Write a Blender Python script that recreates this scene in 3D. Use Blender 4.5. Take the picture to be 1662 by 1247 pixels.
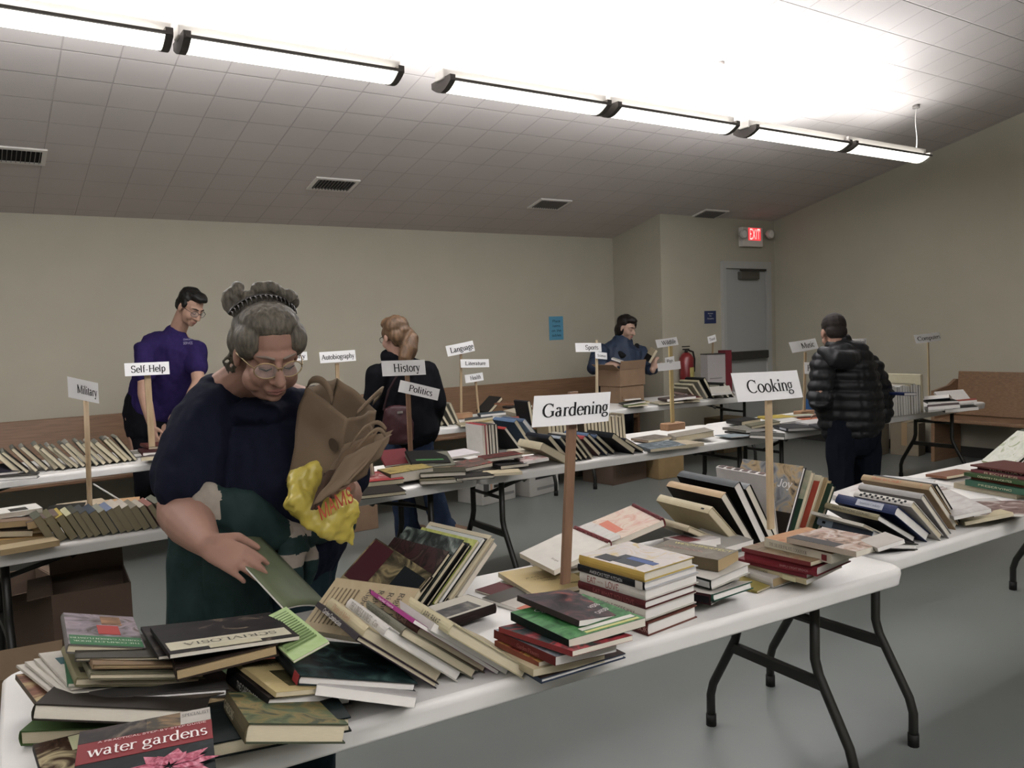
import bpy, bmesh, math, random
from mathutils import Vector, Matrix, noise
V = Vector
C = bpy.context.scene.collection
for o in list(bpy.data.objects): bpy.data.objects.remove(o)

# ---------------------------------------------------------------- camera
CX, CY, H = 831.0, 623.5, 1.53
def _axes():
    a = V((2830-CX, -(465-CY))); b = V((-76-CX, -(566-CY)))
    f = math.sqrt(-(a.x*b.x + a.y*b.y))
    X = V((a.x, a.y, -f)).normalized(); Y = V((b.x, b.y, -f)); Y = (Y - X*Y.dot(X)).normalized()
    return Matrix((X, Y, X.cross(Y))), f
CAM_R, FOC = _axes()
cam = bpy.data.cameras.new('camera'); camo = bpy.data.objects.new('camera', cam); C.objects.link(camo)
cam.sensor_width = 36; cam.lens = FOC/1662*36; cam.clip_start = 0.05
camo.matrix_world = Matrix.Translation((0, 0, H)) @ CAM_R.to_4x4()
bpy.context.scene.camera = camo
# ---------------------------------------------------------------- world, exposure
sc = bpy.context.scene
sc.view_settings.view_transform = 'Standard'; sc.view_settings.look = 'None'
sc.view_settings.gamma = 1.0; sc.view_settings.use_curve_mapping = False
sc.view_settings.exposure = 0.2
w = bpy.data.worlds.new('world'); sc.world = w; w.use_nodes = True
w.node_tree.nodes['Background'].inputs[0].default_value = (.02, .02, .02, 1)
w.node_tree.nodes['Background'].inputs[1].default_value = 0.2
LIGHT_UP, LIGHT_DOWN, LIGHT_BACK, LIGHT_SIDE = 38.0, 12.0, 92.0, 7.0      # watts: suspended row up / down, the rows behind the camera
FIX_Y, FIX_Z = 4.28, 2.985
def area_light(name, loc, sx, sy, power, rot, col=(.97, .97, 1.0), spread=180):
    l = bpy.data.lights.new(name, 'AREA'); l.shape = 'RECTANGLE'; l.size = sx; l.size_y = sy; l.energy = power
    l.color = col; l.spread = math.radians(spread)
    o = bpy.data.objects.new(name, l); C.objects.link(o); o.location = loc; o.rotation_euler = rot
    return o
FIXTURES = [(-2.95, -1.75), (-1.71, -.51), (-.22, .965), (.99, 2.17), (2.44, 3.67), (3.705, 4.91), (5.07, 6.29), (6.32, 7.50)]
for a, b in FIXTURES:
    area_light('tube_uplight', ((a+b)/2, FIX_Y, FIX_Z+.075), b-a-.06, .12, LIGHT_UP*(.12 if b == 7.5 else 1), (math.pi, 0, 0))
    for sg in (-1, 1): area_light('tube_sidelight', ((a+b)/2, FIX_Y+sg*.13, FIX_Z+.06), b-a-.06, .05, LIGHT_SIDE*(.12 if b == 7.5 else 1), (math.radians(90+18 if sg > 0 else -90-18), 0, 0))
    area_light('tube_downlight', ((a+b)/2, FIX_Y, FIX_Z-.075), b-a-.1, .12, LIGHT_DOWN*(.3 if b == 7.5 else 1), (0, 0, 0))
for xx in (-2.0, .7, 3.4):
    area_light('rear_row_uplight', (xx, -1.3, 3.1), 2.4, .15, LIGHT_BACK, (math.pi, 0, 0))
    area_light('rear_row_downlight', (xx, -1.3, 3.0), 2.4, .15, LIGHT_BACK*.45, (0, 0, 0))

# ---------------------------------------------------------------- pixels to points
def ray(px, py): return CAM_R @ V((px-CX, -(py-CY), -FOC))
O0 = V((0, 0, H))
def onz(px, py, z=0.74): d = ray(px, py); return O0 + d*((z-H)/d.z)
def ony(px, py, y): d = ray(px, py); return O0 + d*(y/d.y)
def onx(px, py, x): d = ray(px, py); return O0 + d*(x/d.x)
def pxm(p):           # pixels per metre at a point
    return FOC/(-(CAM_R.transposed() @ (V(p)-O0)).z)
KZ = {1: (0, 940, 4.0625), 2: (350, 880, 4.617), 3: (600, 880, 5.197), 4: (780, 800, 4.024), 5: (1050, 740, 5.197),
      6: (1200, 740, 5.54), 7: (1330, 700, 4.795), 8: (0, 780, 4.796), 9: (560, 700, 4.797), 10: (680, 560, 5.194),
      11: (940, 560, 5.54), 12: (1200, 560, 3.597), 13: (0, 600, 4.157), 0: (0, 0, 1.0)}
def cp(k, q): a, b, s = KZ[k]; return (a+q[0]/s, b+q[1]/s)

# ---------------------------------------------------------------- materials
def lin(c):
    if isinstance(c, str):
        c = c.lstrip('#'); c = tuple(int(c[i:i+2], 16)/255 for i in (0, 2, 4))
    return tuple(x/12.92 if x <= .04045 else ((x+.055)/1.055)**2.4 for x in c[:3]) + (1,)
MC = {}
DIM = .75        # overall depth of the paints and inks
def ink(c):
    c = lin(c); g = c[0]*.3+c[1]*.6+c[2]*.1; return tuple((x*.85+g*.15)*DIM for x in c[:3])+(1,)
def mat(col, rough=.6, noise_amt=.0, scale=30, metal=0, key=None, spec=.3, bump=0, emit=None, es=0, sheen=0, stretch=None):
    k = key or ('m', col, rough, noise_amt, scale, metal, spec, bump, emit, es, sheen, stretch)
    if k in MC: return MC[k]
    m = bpy.data.materials.new('paint_%s' % str(col).strip('#')); m.use_nodes = True; nt = m.node_tree; b = nt.nodes['Principled BSDF']
    b.inputs['Base Color'].default_value = ink(col); b.inputs['Roughness'].default_value = rough; b.inputs['Metallic'].default_value = metal
    b.inputs['Specular IOR Level'].default_value = spec
    if sheen: b.inputs['Sheen Weight'].default_value = sheen
    if emit: b.inputs['Emission Color'].default_value = lin(emit); b.inputs['Emission Strength'].default_value = es
    if noise_amt or bump:
        tc = nt.nodes.new('ShaderNodeTexCoord'); n = nt.nodes.new('ShaderNodeTexNoise'); n.inputs['Scale'].default_value = scale; n.inputs['Detail'].default_value = 5
        src = tc.outputs['Object']
        if stretch:
            mp = nt.nodes.new('ShaderNodeMapping'); mp.inputs['Scale'].default_value = stretch; nt.links.new(src, mp.inputs[0]); src = mp.outputs[0]
        nt.links.new(src, n.inputs['Vector'])
        if noise_amt:
            r = nt.nodes.new('ShaderNodeValToRGB'); c = ink(col)
            r.color_ramp.elements[0].position = .3; r.color_ramp.elements[1].position = .7
            r.color_ramp.elements[0].color = tuple(x*(1-noise_amt) for x in c[:3])+(1,)
            r.color_ramp.elements[1].color = tuple(min(1, x*(1+noise_amt)) for x in c[:3])+(1,)
            nt.links.new(n.outputs['Fac'], r.inputs[0]); nt.links.new(r.outputs[0], b.inputs['Base Color'])
        if bump:
            bp = nt.nodes.new('ShaderNodeBump'); bp.inputs['Strength'].default_value = bump; bp.inputs['Distance'].default_value = .004
            nt.links.new(n.outputs['Fac'], bp.inputs['Height']); nt.links.new(bp.outputs[0], b.inputs['Normal'])
    MC[k] = m; return m
def art(cols, scale=14, rough=.35, distort=1.5):
    k = ('art', tuple(cols), scale, rough)
    if k in MC: return MC[k]
    m = bpy.data.materials.new('printed_picture'); m.use_nodes = True; nt = m.node_tree; b = nt.nodes['Principled BSDF']
    b.inputs['Roughness'].default_value = max(rough, .5); b.inputs['Specular IOR Level'].default_value = .08
    tc = nt.nodes.new('ShaderNodeTexCoord'); n = nt.nodes.new('ShaderNodeTexNoise'); n.inputs['Scale'].default_value = scale; n.inputs['Detail'].default_value = 6; n.inputs['Distortion'].default_value = distort
    nt.links.new(tc.outputs['Object'], n.inputs['Vector'])
    r = nt.nodes.new('ShaderNodeValToRGB'); r.color_ramp.interpolation = 'LINEAR'
    N = len(cols)
    for i, c in enumerate(cols):
        p = .33+.36*i/max(1, N-1)
        e = r.color_ramp.elements[i] if i < 2 else r.color_ramp.elements.new(p)
        e.position = p; e.color = ink(c)
    nt.links.new(n.outputs['Fac'], r.inputs[0]); nt.links.new(r.outputs[0], b.inputs['Base Color'])
    MC[k] = m; return m
def wood(col, dark, scale=6, rough=.45, stretch=(1, 1, 12)):
    k = ('wood', col, dark, scale, stretch)
    if k in MC: return MC[k]
    m = bpy.data.materials.new('wood'); m.use_nodes = True; nt = m.node_tree; b = nt.nodes['Principled BSDF']; b.inputs['Roughness'].default_value = rough
    tc = nt.nodes.new('ShaderNodeTexCoord'); mp = nt.nodes.new('ShaderNodeMapping'); mp.inputs['Scale'].default_value = stretch
    n = nt.nodes.new('ShaderNodeTexNoise'); n.inputs['Scale'].default_value = scale; n.inputs['Detail'].default_value = 6
    nt.links.new(tc.outputs['Object'], mp.inputs[0]); nt.links.new(mp.outputs[0], n.inputs['Vector'])
    r = nt.nodes.new('ShaderNodeValToRGB'); r.color_ramp.elements[0].position = .3; r.color_ramp.elements[1].position = .75
    r.color_ramp.elements[0].color = ink(dark); r.color_ramp.elements[1].color = ink(col)
    nt.links.new(n.outputs['Fac'], r.inputs[0]); nt.links.new(r.outputs[0], b.inputs['Base Color'])
    MC[k] = m; return m

# ---------------------------------------------------------------- objects
def part(name, bm, mats, parent=None, smooth=False):
    if isinstance(bm, bpy.types.Mesh): me = bm
    else:
        bmesh.ops.recalc_face_normals(bm, faces=bm.faces); me = bpy.data.meshes.new(name); bm.to_mesh(me); bm.free()
    o = bpy.data.objects.new(name, me); C.objects.link(o)
    if not isinstance(mats, (list, tuple)): mats = [mats]
    if not me.materials:
        for m in mats: me.materials.append(m)
    if smooth:
        for p in me.polygons: p.use_smooth = True
    if parent is not None: o.parent = parent
    return o
def thing(name, label, cat, mtx=None, group=None):
    o = bpy.data.objects.new(name, None); C.objects.link(o); o.empty_display_size = .05
    if mtx is not None: o.matrix_world = mtx if isinstance(mtx, Matrix) else Matrix.Translation(mtx)
    o['label'] = label; o['category'] = cat
    if group: o['group'] = group
    return o
def tag(o, label, cat, group=None):
    o['label'] = label; o['category'] = cat
    if group: o['group'] = group
    return o
def box(bm, a, b, mi=0, mtx=None):
    vs = [bm.verts.new(V((x, y, z))) for x in (a[0], b[0]) for y in (a[1], b[1]) for z in (a[2], b[2])]
    if mtx is not None:
        for v in vs: v.co = mtx @ v.co
    for f in ((0, 1, 3, 2), (4, 6, 7, 5), (0, 4, 5, 1), (2, 3, 7, 6), (0, 2, 6, 4), (1, 5, 7, 3)):
        g = bm.faces.new([vs[i] for i in f]); g.material_index = mi
    return vs
def B(): return bmesh.new()
def bevel(bm, off, seg=2):
    bmesh.ops.bevel(bm, geom=list(bm.edges), offset=off, segments=seg, affect='EDGES', profile=.5, clamp_overlap=True); return bm
def tube(bm, pts, rad, n=10, side=None, mi=0, cap=True):
    """closed tube; rad: float or (a,b) per point; 'a' along side direction"""
    pts = [V(p) for p in pts]; rad = [(r, r) if not isinstance(r, (tuple, list)) else r for r in (rad if isinstance(rad, list) else [rad]*len(pts))]
    P = list(pts); Rr = list(rad)
    if cap:      # round ends
        d0 = (pts[0]-pts[1]).normalized(); d1 = (pts[-1]-pts[-2]).normalized(); r0 = min(rad[0]); r1 = min(rad[-1])
        pre = [(pts[0]+d0*r0*s, (rad[0][0]*c, rad[0][1]*c)) for s, c in ((.97, .22), (.8, .6), (.45, .89))]
        post = [(pts[-1]+d1*r1*s, (rad[-1][0]*c, rad[-1][1]*c)) for s, c in ((.45, .89), (.8, .6), (.97, .22))]
        P = [p for p, _ in pre]+P+[p for p, _ in post]; Rr = [r for _, r in pre]+Rr+[r for _, r in post]
    rings = []; prev = V(side) if side is not None else None
    for i, p in enumerate(P):
        t = (P[min(i+1, len(P)-1)]-P[max(i-1, 0)]).normalized()
        if prev is None:
            prev = V((0, 0, 1)) if abs(t.z) < .9 else V((1, 0, 0))
        s = prev - t*prev.dot(t)
        s = s.normalized() if s.length > 1e-5 else t.orthogonal().normalized()
        prev = s; u = t.cross(s)
        a, b = Rr[i]
        rings.append([bm.verts.new(p+s*(a*math.cos(2*math.pi*k/n))+u*(b*math.sin(2*math.pi*k/n))) for k in range(n)])
        if side is not None: prev = V(side)
    for i in range(len(rings)-1):
        for k in range(n):
            f = bm.faces.new((rings[i][k], rings[i][(k+1) % n], rings[i+1][(k+1) % n], rings[i+1][k])); f.material_index = mi; f.smooth = True
    f = bm.faces.new(rings[0][::-1]); f.material_index = mi
    f = bm.faces.new(rings[-1]); f.material_index = mi
def ell(bm, c, r, rot=None, n=14, mi=0):
    m = Matrix.Translation(c) @ ((rot.to_4x4() if rot else Matrix.Identity(4)) @ Matrix.Diagonal((r[0], r[1], r[2], 1)))
    res = bmesh.ops.create_uvsphere(bm, u_segments=n, v_segments=max(6, n//2+2), radius=1, matrix=m)
    for v in res['verts']:
        for f in v.link_faces: f.material_index = mi; f.smooth = True
def soft(bm, voxel=.006, it=4, fac=.5):
    """one continuous surface over all the overlapping forms in bm"""
    bmesh.ops.recalc_face_normals(bm, faces=bm.faces)
    me = bpy.data.meshes.new('form'); bm.to_mesh(me); bm.free()
    o = bpy.data.objects.new('form', me); C.objects.link(o)
    r = o.modifiers.new('r', 'REMESH'); r.mode = 'VOXEL'; r.voxel_size = voxel; r.use_smooth_shade = True
    s = o.modifiers.new('s', 'SMOOTH'); s.factor = fac; s.iterations = it
    dg = bpy.context.evaluated_depsgraph_get(); dg.update()
    out = bpy.data.meshes.new_from_object(o.evaluated_get(dg)); bpy.data.objects.remove(o)
    for p in out.polygons: p.use_smooth = True
    out.materials.clear()
    return out
def shift(me, d):
    me.transform(Matrix.Translation(-V(d))); return me
def bm_shift(bm, d):
    bmesh.ops.translate(bm, verts=bm.verts, vec=-V(d)); return bm
def sheet(bm, grid, thick=.001, mi=0, smooth=True):
    """surface through a grid of points, with a real thickness"""
    rows = len(grid); cols = len(grid[0])
    def nrm(i, j):
        a = grid[min(i+1, rows-1)][j]-grid[max(i-1, 0)][j]; b = grid[i][min(j+1, cols-1)]-grid[i][max(j-1, 0)]
        n = a.cross(b); return n.normalized() if n.length > 1e-9 else V((0, 0, 1))
    T = [[bm.verts.new(grid[i][j]+nrm(i, j)*thick/2) for j in range(cols)] for i in range(rows)]
    D = [[bm.verts.new(grid[i][j]-nrm(i, j)*thick/2) for j in range(cols)] for i in range(rows)]
    fs = []
    for i in range(rows-1):
        for j in range(cols-1):
            fs.append(bm.faces.new((T[i][j], T[i+1][j], T[i+1][j+1], T[i][j+1]))); fs.append(bm.faces.new((D[i][j], D[i][j+1], D[i+1][j+1], D[i+1][j])))
    for j in range(cols-1):
        fs.append(bm.faces.new((T[0][j], T[0][j+1], D[0][j+1], D[0][j]))); fs.append(bm.faces.new((T[-1][j+1], T[-1][j], D[-1][j], D[-1][j+1])))
    for i in range(rows-1):
        fs.append(bm.faces.new((T[i+1][0], T[i][0], D[i][0], D[i+1][0]))); fs.append(bm.faces.new((T[i][-1], T[i+1][-1], D[i+1][-1], D[i][-1])))
    for f in fs: f.material_index = mi; f.smooth = smooth
def gridq(a, b, c, d, nu, nv, fn=None):
    """points over a quad a(0,0) b(1,0) c(1,1) d(0,1); fn(u,v) adds an offset"""
    a, b, c, d = map(V, (a, b, c, d)); g = []
    for i in range(nu+1):
        u = i/nu; row = []
        for j in range(nv+1):
            v = j/nv; p = (a*(1-u)+b*u)*(1-v)+(d*(1-u)+c*u)*v
            if fn: p = p+V(fn(u, v))
            row.append(p)
        g.append(row)
    return g

# ---------------------------------------------------------------- serif lettering
GL = {
 'a': (42, 'A 17 33 11 12 15 160|L 28 34 28 5|A 16 13 11 12 40 330|L 28 4 36 1', ''),
 'b': (48, 'L 10 68 10 1|A 24 22 17 22 -150 150', 'S 7 67 8'), 'c': (40, 'A 23 22 17 22 40 320', ''),
 'd': (48, 'L 36 68 36 0|A 22 22 17 22 30 330', 'S 32 67 8|S 39 1 8'), 'e': (41, 'A 22 22 17 22 0 320|L 6 24 38 24', ''),
 'f': (29, 'L 12 0 12 52|A 22 52 10 15 60 180', 'S 12 1 20|S 14 43 22'), 'g': (46, 'A 20 28 14 16 0 360|A 22 -8 18 11 -190 170|L 12 13 8 6|L 8 3 34 1|L 32 42 42 43', ''),
 'h': (48, 'L 10 68 10 0|A 24 28 14 16 0 160|L 38 28 38 0', 'S 7 67 8|S 10 1 18|S 38 1 18'), 'i': (26, 'L 12 44 12 0|D 12 60 5', 'S 12 1 18|S 9 43 9'),
 'j': (26, 'L 14 44 14 -10|A 5 -10 9 10 -130 0|D 14 60 5', 'S 11 43 9'), 'k': (48, 'L 10 68 10 0|L 12 22 34 43|L 20 26 42 1', 'S 7 67 8|S 10 1 18|S 36 43 18|S 40 1 16'),
 'l': (26, 'L 12 68 12 0', 'S 12 1 18|S 9 67 9'), 'm': (74, 'L 10 44 10 0|A 23 29 13 15 0 160|L 36 29 36 0|A 49 29 13 15 0 160|L 62 29 62 0', 'S 10 1 17|S 36 1 17|S 62 1 17|S 7 43 9'),
 'n': (48, 'L 10 44 10 0|A 24 28 14 16 0 160|L 38 28 38 0', 'S 10 1 18|S 38 1 18|S 7 43 9'), 'o': (46, 'A 23 22 18 22 0 360', ''),
 'p': (48, 'L 10 44 10 -21|A 25 22 16 22 -150 150', 'S 10 -20 20|S 7 43 9'), 'q': (48, 'L 38 44 38 -21|A 22 22 17 22 30 330', 'S 38 -20 20'),
 'r': (33, 'L 11 44 11 0|A 24 28 13 15 50 160', 'S 11 1 19|S 8 43 9'), 's': (36, 'A 18 33 11 11 30 270|A 18 11 12 11 -140 90', ''),
 't': (28, 'L 12 56 12 8|A 20 9 8 9 180 300', 'S 14 43 22'), 'u': (48, 'L 10 44 10 16|A 24 16 14 16 180 350|L 38 44 38 0', 'S 7 43 9|S 34 43 9|S 41 1 8'),
 'v': (46, 'L 7 44 23 0|L 39 44 23 0', 'S 7 43 17|S 39 43 15'), 'w': (68, 'L 6 44 20 0|L 34 44 20 0|L 34 44 48 0|L 62 44 48 0', 'S 6 43 16|S 34 43 14|S 62 43 14'),
 'x': (46, 'L 8 44 38 0|L 38 44 8 0', 'S 8 43 17|S 38 43 15|S 8 1 15|S 38 1 17'), 'y': (46, 'L 8 44 24 2|L 40 44 18 -14|A 12 -14 6 6 180 360', 'S 8 43 17|S 40 43 15'),
 'z': (40, 'L 6 42 34 42|L 34 42 6 2|L 6 2 34 2', ''),
 'A': (68, 'L 6 0 34 67|L 34 67 61 0|L 16 24 50 24', 'S 7 1 18|S 60 1 20'), 'B': (62, 'L 14 66 14 0|A 26 50 22 16 -95 95|A 27 17 25 17 -95 95|L 14 66 26 66|L 14 34 27 34|L 14 1 27 1', 'S 11 65 14|S 11 1 14'),
 'C': (64, 'A 35 33 29 34 45 315|L 56 66 56 48', ''), 'D': (68, 'L 14 66 14 0|A 26 33 36 33 -92 92|L 14 66 27 66|L 14 0 27 0', 'S 11 65 14|S 11 1 14'),
 'E': (58, 'L 14 66 14 0|L 14 65 50 65|L 14 34 40 34|L 14 1 52 1|L 50 66 50 54|L 52 0 52 14', 'S 11 65 14|S 11 1 14'), 'F': (54, 'L 14 66 14 0|L 14 65 50 65|L 14 34 40 34|L 50 66 50 54', 'S 11 65 14|S 14 1 22'),
 'G': (70, 'A 35 33 29 34 45 330|L 56 28 56 4|L 56 66 56 48', 'S 54 28 20'), 'H': (70, 'L 14 66 14 0|L 56 66 56 0|L 14 34 56 34', 'S 14 65 22|S 14 1 22|S 56 65 22|S 56 1 22'),
 'I': (32, 'L 16 66 16 0', 'S 16 65 22|S 16 1 22'), 'J': (38, 'L 22 66 22 14|A 12 14 10 14 190 360', 'S 22 65 22'),
 'K': (70, 'L 14 66 14 0|L 16 30 52 65|L 26 38 60 1', 'S 14 65 22|S 14 1 22|S 52 65 20|S 58 1 20'), 'L': (58, 'L 14 66 14 0|L 14 1 52 1|L 52 0 52 16', 'S 14 65 22|S 11 1 14'),
 'M': (86, 'L 13 66 13 0|L 14 66 43 4|L 72 66 43 4|L 73 66 73 0', 'S 10 65 14|S 13 1 20|S 74 65 16|S 73 1 22'), 'N': (70, 'L 13 66 13 0|L 13 66 57 0|L 57 66 57 0', 'S 9 65 14|S 13 1 20|S 57 65 20'),
 'O': (70, 'A 35 33 29 34 0 360', ''), 'P': (56, 'L 14 66 14 0|A 26 49 24 17 -95 95|L 14 66 26 66|L 14 32 26 32', 'S 11 65 14|S 14 1 22'),
 'Q': (70, 'A 35 33 29 34 0 360|L 32 6 58 -14', ''), 'R': (66, 'L 14 66 14 0|A 26 49 22 17 -95 95|L 14 66 26 66|L 14 32 26 32|L 28 32 54 1', 'S 11 65 14|S 14 1 22|S 56 1 16'),
 'S': (54, 'A 26 49 17 17 30 270|A 26 17 19 17 -150 90|L 44 66 44 50|L 8 0 8 18', ''), 'T': (60, 'L 30 66 30 0|L 6 65 54 65|L 6 66 6 50|L 54 66 54 50', 'S 30 1 24'),
 'U': (70, 'L 14 66 14 24|A 35 24 21 25 180 360|L 56 66 56 24', 'S 14 65 22|S 56 65 18'), 'V': (68, 'L 7 66 35 0|L 62 66 35 0', 'S 8 65 20|S 60 65 18'),
 'W': (92, 'L 6 66 28 0|L 46 66 28 0|L 46 66 66 0|L 86 66 66 0', 'S 7 65 20|S 84 65 18'), 'X': (68, 'L 8 66 60 0|L 60 66 8 0', 'S 9 65 20|S 58 65 18|S 9 1 18|S 60 1 20'),
 'Y': (68, 'L 8 66 34 32|L 60 66 34 32|L 34 32 34 0', 'S 9 65 20|S 58 65 18|S 34 1 22'), 'Z': (60, 'L 8 65 52 65|L 52 65 8 2|L 8 2 54 2', ''),
 '-': (32, 'L 5 22 27 22', ''), '&': (70, 'A 26 50 11 15 -40 220|A 26 16 20 17 90 330|L 16 42 60 0', ''), "'": (18, 'L 9 66 9 52', ''), ',': (20, 'L 10 4 6 -10', ''), '.': (18, 'D 9 3 4', ''), '!': (24, 'L 12 66 12 20|D 12 3 5', ''), ' ': (24, '', ''),
}
def text_bm(s, sans=False, thick=10.0, thin=4.2):
    """flat lettering; returns bmesh with cap height .66, origin left baseline, and its width"""
    bm = B(); x0 = 0.0
    if sans: thin = thick = 9
    for ch in s:
        if ch not in GL: ch = ' '
        adv, st, se = GL[ch]
        def strip(P, fixed=None):
            L = []; Rr = []
            for i, p in enumerate(P):
                d = P[min(i+1, len(P)-1)]-P[max(i-1, 0)]; d = d.normalized() if d.length else V((0, 1)); n = V((-d.y, d.x))
                w = (fixed if fixed else thin+(thick-thin)*abs(d.y)**1.4)/2
                L.append(bm.verts.new(((p.x+n.x*w+x0)/100, (p.y+n.y*w)/100, 0))); Rr.append(bm.verts.new(((p.x-n.x*w+x0)/100, (p.y-n.y*w)/100, 0)))
            for i in range(len(P)-1): bm.faces.new((Rr[i], Rr[i+1], L[i+1], L[i]))
        for t in (st.split('|') if st else []):
            q = t.split(); k = q[0]; n = [float(a) for a in q[1:]]
            if k == 'L':
                P = [V((n[0], n[1])), V((n[2], n[3]))]; d = P[1]-P[0]
                fx = thin if (d.x*d.y > 0 and abs(d.y) > 8 and not sans) else (thick if abs(d.y) > abs(d.x)*.5 and abs(d.y) > 20 else thin)
                strip(P, fx)
            elif k == 'A':
                m = max(5, int(abs(n[5]-n[4])/24)); strip([V((n[0]+n[2]*math.cos(math.radians(n[4]+(n[5]-n[4])*i/m)), n[1]+n[3]*math.sin(math.radians(n[4]+(n[5]-n[4])*i/m)))) for i in range(m+1)])
            elif k == 'D':
                strip([V((n[0], n[1]-n[2])), V((n[0], n[1]+n[2]))], n[2]*2)
        if not sans:
            for t in (se.split('|') if se else []):
                q = [float(a) for a in t.split()[1:]]; strip([V((q[0]-q[2]/2, q[1])), V((q[0]+q[2]/2, q[1]))], 3)
        x0 += adv
    return bm, x0/100
def lettering(s, parent, mtx, capheight, color, sans=False, width=None, name='lettering', center=True, thick=9, emit=0):
    bm, wdt = text_bm(s, sans, thick)
    k = capheight/.66; kx = k if width is None else width/wdt
    off = -wdt/2 if center else 0
    for v in bm.verts: v.co = mtx @ V(((v.co.x+off)*kx, (v.co.y-.33)*k, 0))
    # give the ink a hair of thickness
    me_m = mat(color, .6) if not emit else mat(color, .6, emit=color, es=emit)
    return part(name, bm, me_m, parent)
# ---------------------------------------------------------------- room
YB, YD, XJ, XR, XL, YF = 7.9, 7.06, 6.89, 8.92, -5.0, -4.0
SL = .228; RIDGE = 1.6
def ceil_z(y): return 2.615+SL*(YB-y) if y >= RIDGE else 2.615+SL*(YB-RIDGE)-SL*(RIDGE-y)
def structure(name, bm, m):
    o = part(name, bm, m); o['kind'] = 'structure'; return o
M_WALL = mat('#bdb7a2', .85, .02, 3, bump=.05)
def floor_mat():
    m = mat('#707571', .32, .07, 1.3, spec=.35, key='floorm')
    return m
bm = B(); box(bm, (XL, YF, -.1), (XR, YB, 0)); structure('floor', bm, floor_mat())
def wall_prism(name, pts, d):      # polygon pts in a vertical plane, extruded by d
    bm = B(); a = [bm.verts.new(p) for p in pts]; b = [bm.verts.new(V(p)+V(d)) for p in pts]; n = len(a)
    bm.faces.new(a); bm.faces.new(b[::-1])
    for i in range(n): bm.faces.new((a[i], b[i], b[(i+1) % n], a[(i+1) % n]))
    return structure(name, bm, M_WALL)
def hwall(name, x0, x1, y, d):
    z = ceil_z(y); wall_prism(name, [(x0, y, 0), (x1, y, 0), (x1, y, z), (x0, y, z)], (0, d, 0))
def vwall(name, x, y0, y1, d):
    ys = [y0]+([RIDGE] if y0 < RIDGE < y1 else [])+[y1]
    wall_prism(name, [(x, y0, 0), (x, y1, 0)]+[(x, y, ceil_z(y)) for y in ys[::-1]], (d, 0, 0))
hwall('wall_back', XL, XJ, YB, .1); hwall('wall_door', XJ+.1, XR, YD, .1); vwall('wall_jog', XJ, YD, YB+.1, .1)
vwall('wall_right', XR, YF, YD+.1, .1); vwall('wall_left', XL, YF, YB, -.1); hwall('wall_front', XL, XR, YF, -.1)
def ceiling_mat():
    m = bpy.data.materials.new('ceiling_tiles'); m.use_nodes = True; nt = m.node_tree; b = nt.nodes['Principled BSDF']; b.inputs['Roughness'].default_value = .9; b.inputs['Specular IOR Level'].default_value = .1
    tc = nt.nodes.new('ShaderNodeTexCoord'); sx = nt.nodes.new('ShaderNodeSeparateXYZ'); nt.links.new(tc.outputs['Object'], sx.inputs[0])
    def mth(op, a, bb, clamp=False):
        n = nt.nodes.new('ShaderNodeMath'); n.operation = op; n.use_clamp = clamp
        for i, q in enumerate((a, bb)):
            if q is None: continue
            if isinstance(q, (int, float)): n.inputs[i].default_value = q
            else: nt.links.new(q, n.inputs[i])
        return n.outputs[0]
    def line(ax, size, off, wid):
        v = mth('FRACT', mth('ADD', mth('DIVIDE', sx.outputs[ax], size), off), None)
        v = mth('ABSOLUTE', mth('SUBTRACT', v, .5), None)          # 0 mid .. .5 at joint
        return mth('DIVIDE', mth('SUBTRACT', v, .5-wid), wid, True)
    lx = line('X', .305, .98, .018); ly = line('Y', .3, .12, .022)
    ridge = mth('MAXIMUM', lx, ly)
    bp = nt.nodes.new('ShaderNodeBump'); bp.inputs['Strength'].default_value = .6; bp.inputs['Distance'].default_value = .004; bp.invert = True
    n = nt.nodes.new('ShaderNodeTexNoise'); n.inputs['Scale'].default_value = 1.7; nt.links.new(tc.outputs['Object'], n.inputs['Vector'])
    nt.links.new(ridge, bp.inputs['Height']); nt.links.new(bp.outputs[0], b.inputs['Normal'])
    mx = nt.nodes.new('ShaderNodeMix'); mx.data_type = 'RGBA'; mx.inputs['A'].default_value = lin('#c2bcb8'); mx.inputs['B'].default_value = lin('#8e8581')
    nt.links.new(mth('MULTIPLY', ridge, .55), mx.inputs['Factor'])
    r = nt.nodes.new('ShaderNodeMapRange'); r.inputs['To Min'].default_value = .93; r.inputs['To Max'].default_value = 1.05; nt.links.new(n.outputs['Fac'], r.inputs[0])
    hs = nt.nodes.new('ShaderNodeHueSaturation'); nt.links.new(mx.outputs['Result'], hs.inputs['Color']); nt.links.new(r.outputs[0], hs.inputs['Value'])
    nt.links.new(hs.outputs[0], b.inputs['Base Color']); return m
bm = B()
prof = [(YB+.1, ceil_z(YB+.1)), (RIDGE, ceil_z(RIDGE)), (YF-.1, ceil_z(YF-.1))]
lo = [[bm.verts.new((x, y, z)) for y, z in prof] for x in (XL-.1, XR+.1)]; hi = [[bm.verts.new((x, y, z+.1)) for y, z in prof] for x in (XL-.1, XR+.1)]
for s in (lo, hi):
    for i in (0, 1): bm.faces.new((s[0][i], s[1][i], s[1][i+1], s[0][i+1]))
for e in (0, 1):
    for i in (0, 1): bm.faces.new((lo[e][i], lo[e][i+1], hi[e][i+1], hi[e][i]))
for i in (0, 2): bm.faces.new((lo[0][i], lo[1][i], hi[1][i], hi[0][i]))
structure('ceiling', bm, ceiling_mat())
M_BASE = mat('#3a3733', .5)
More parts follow.
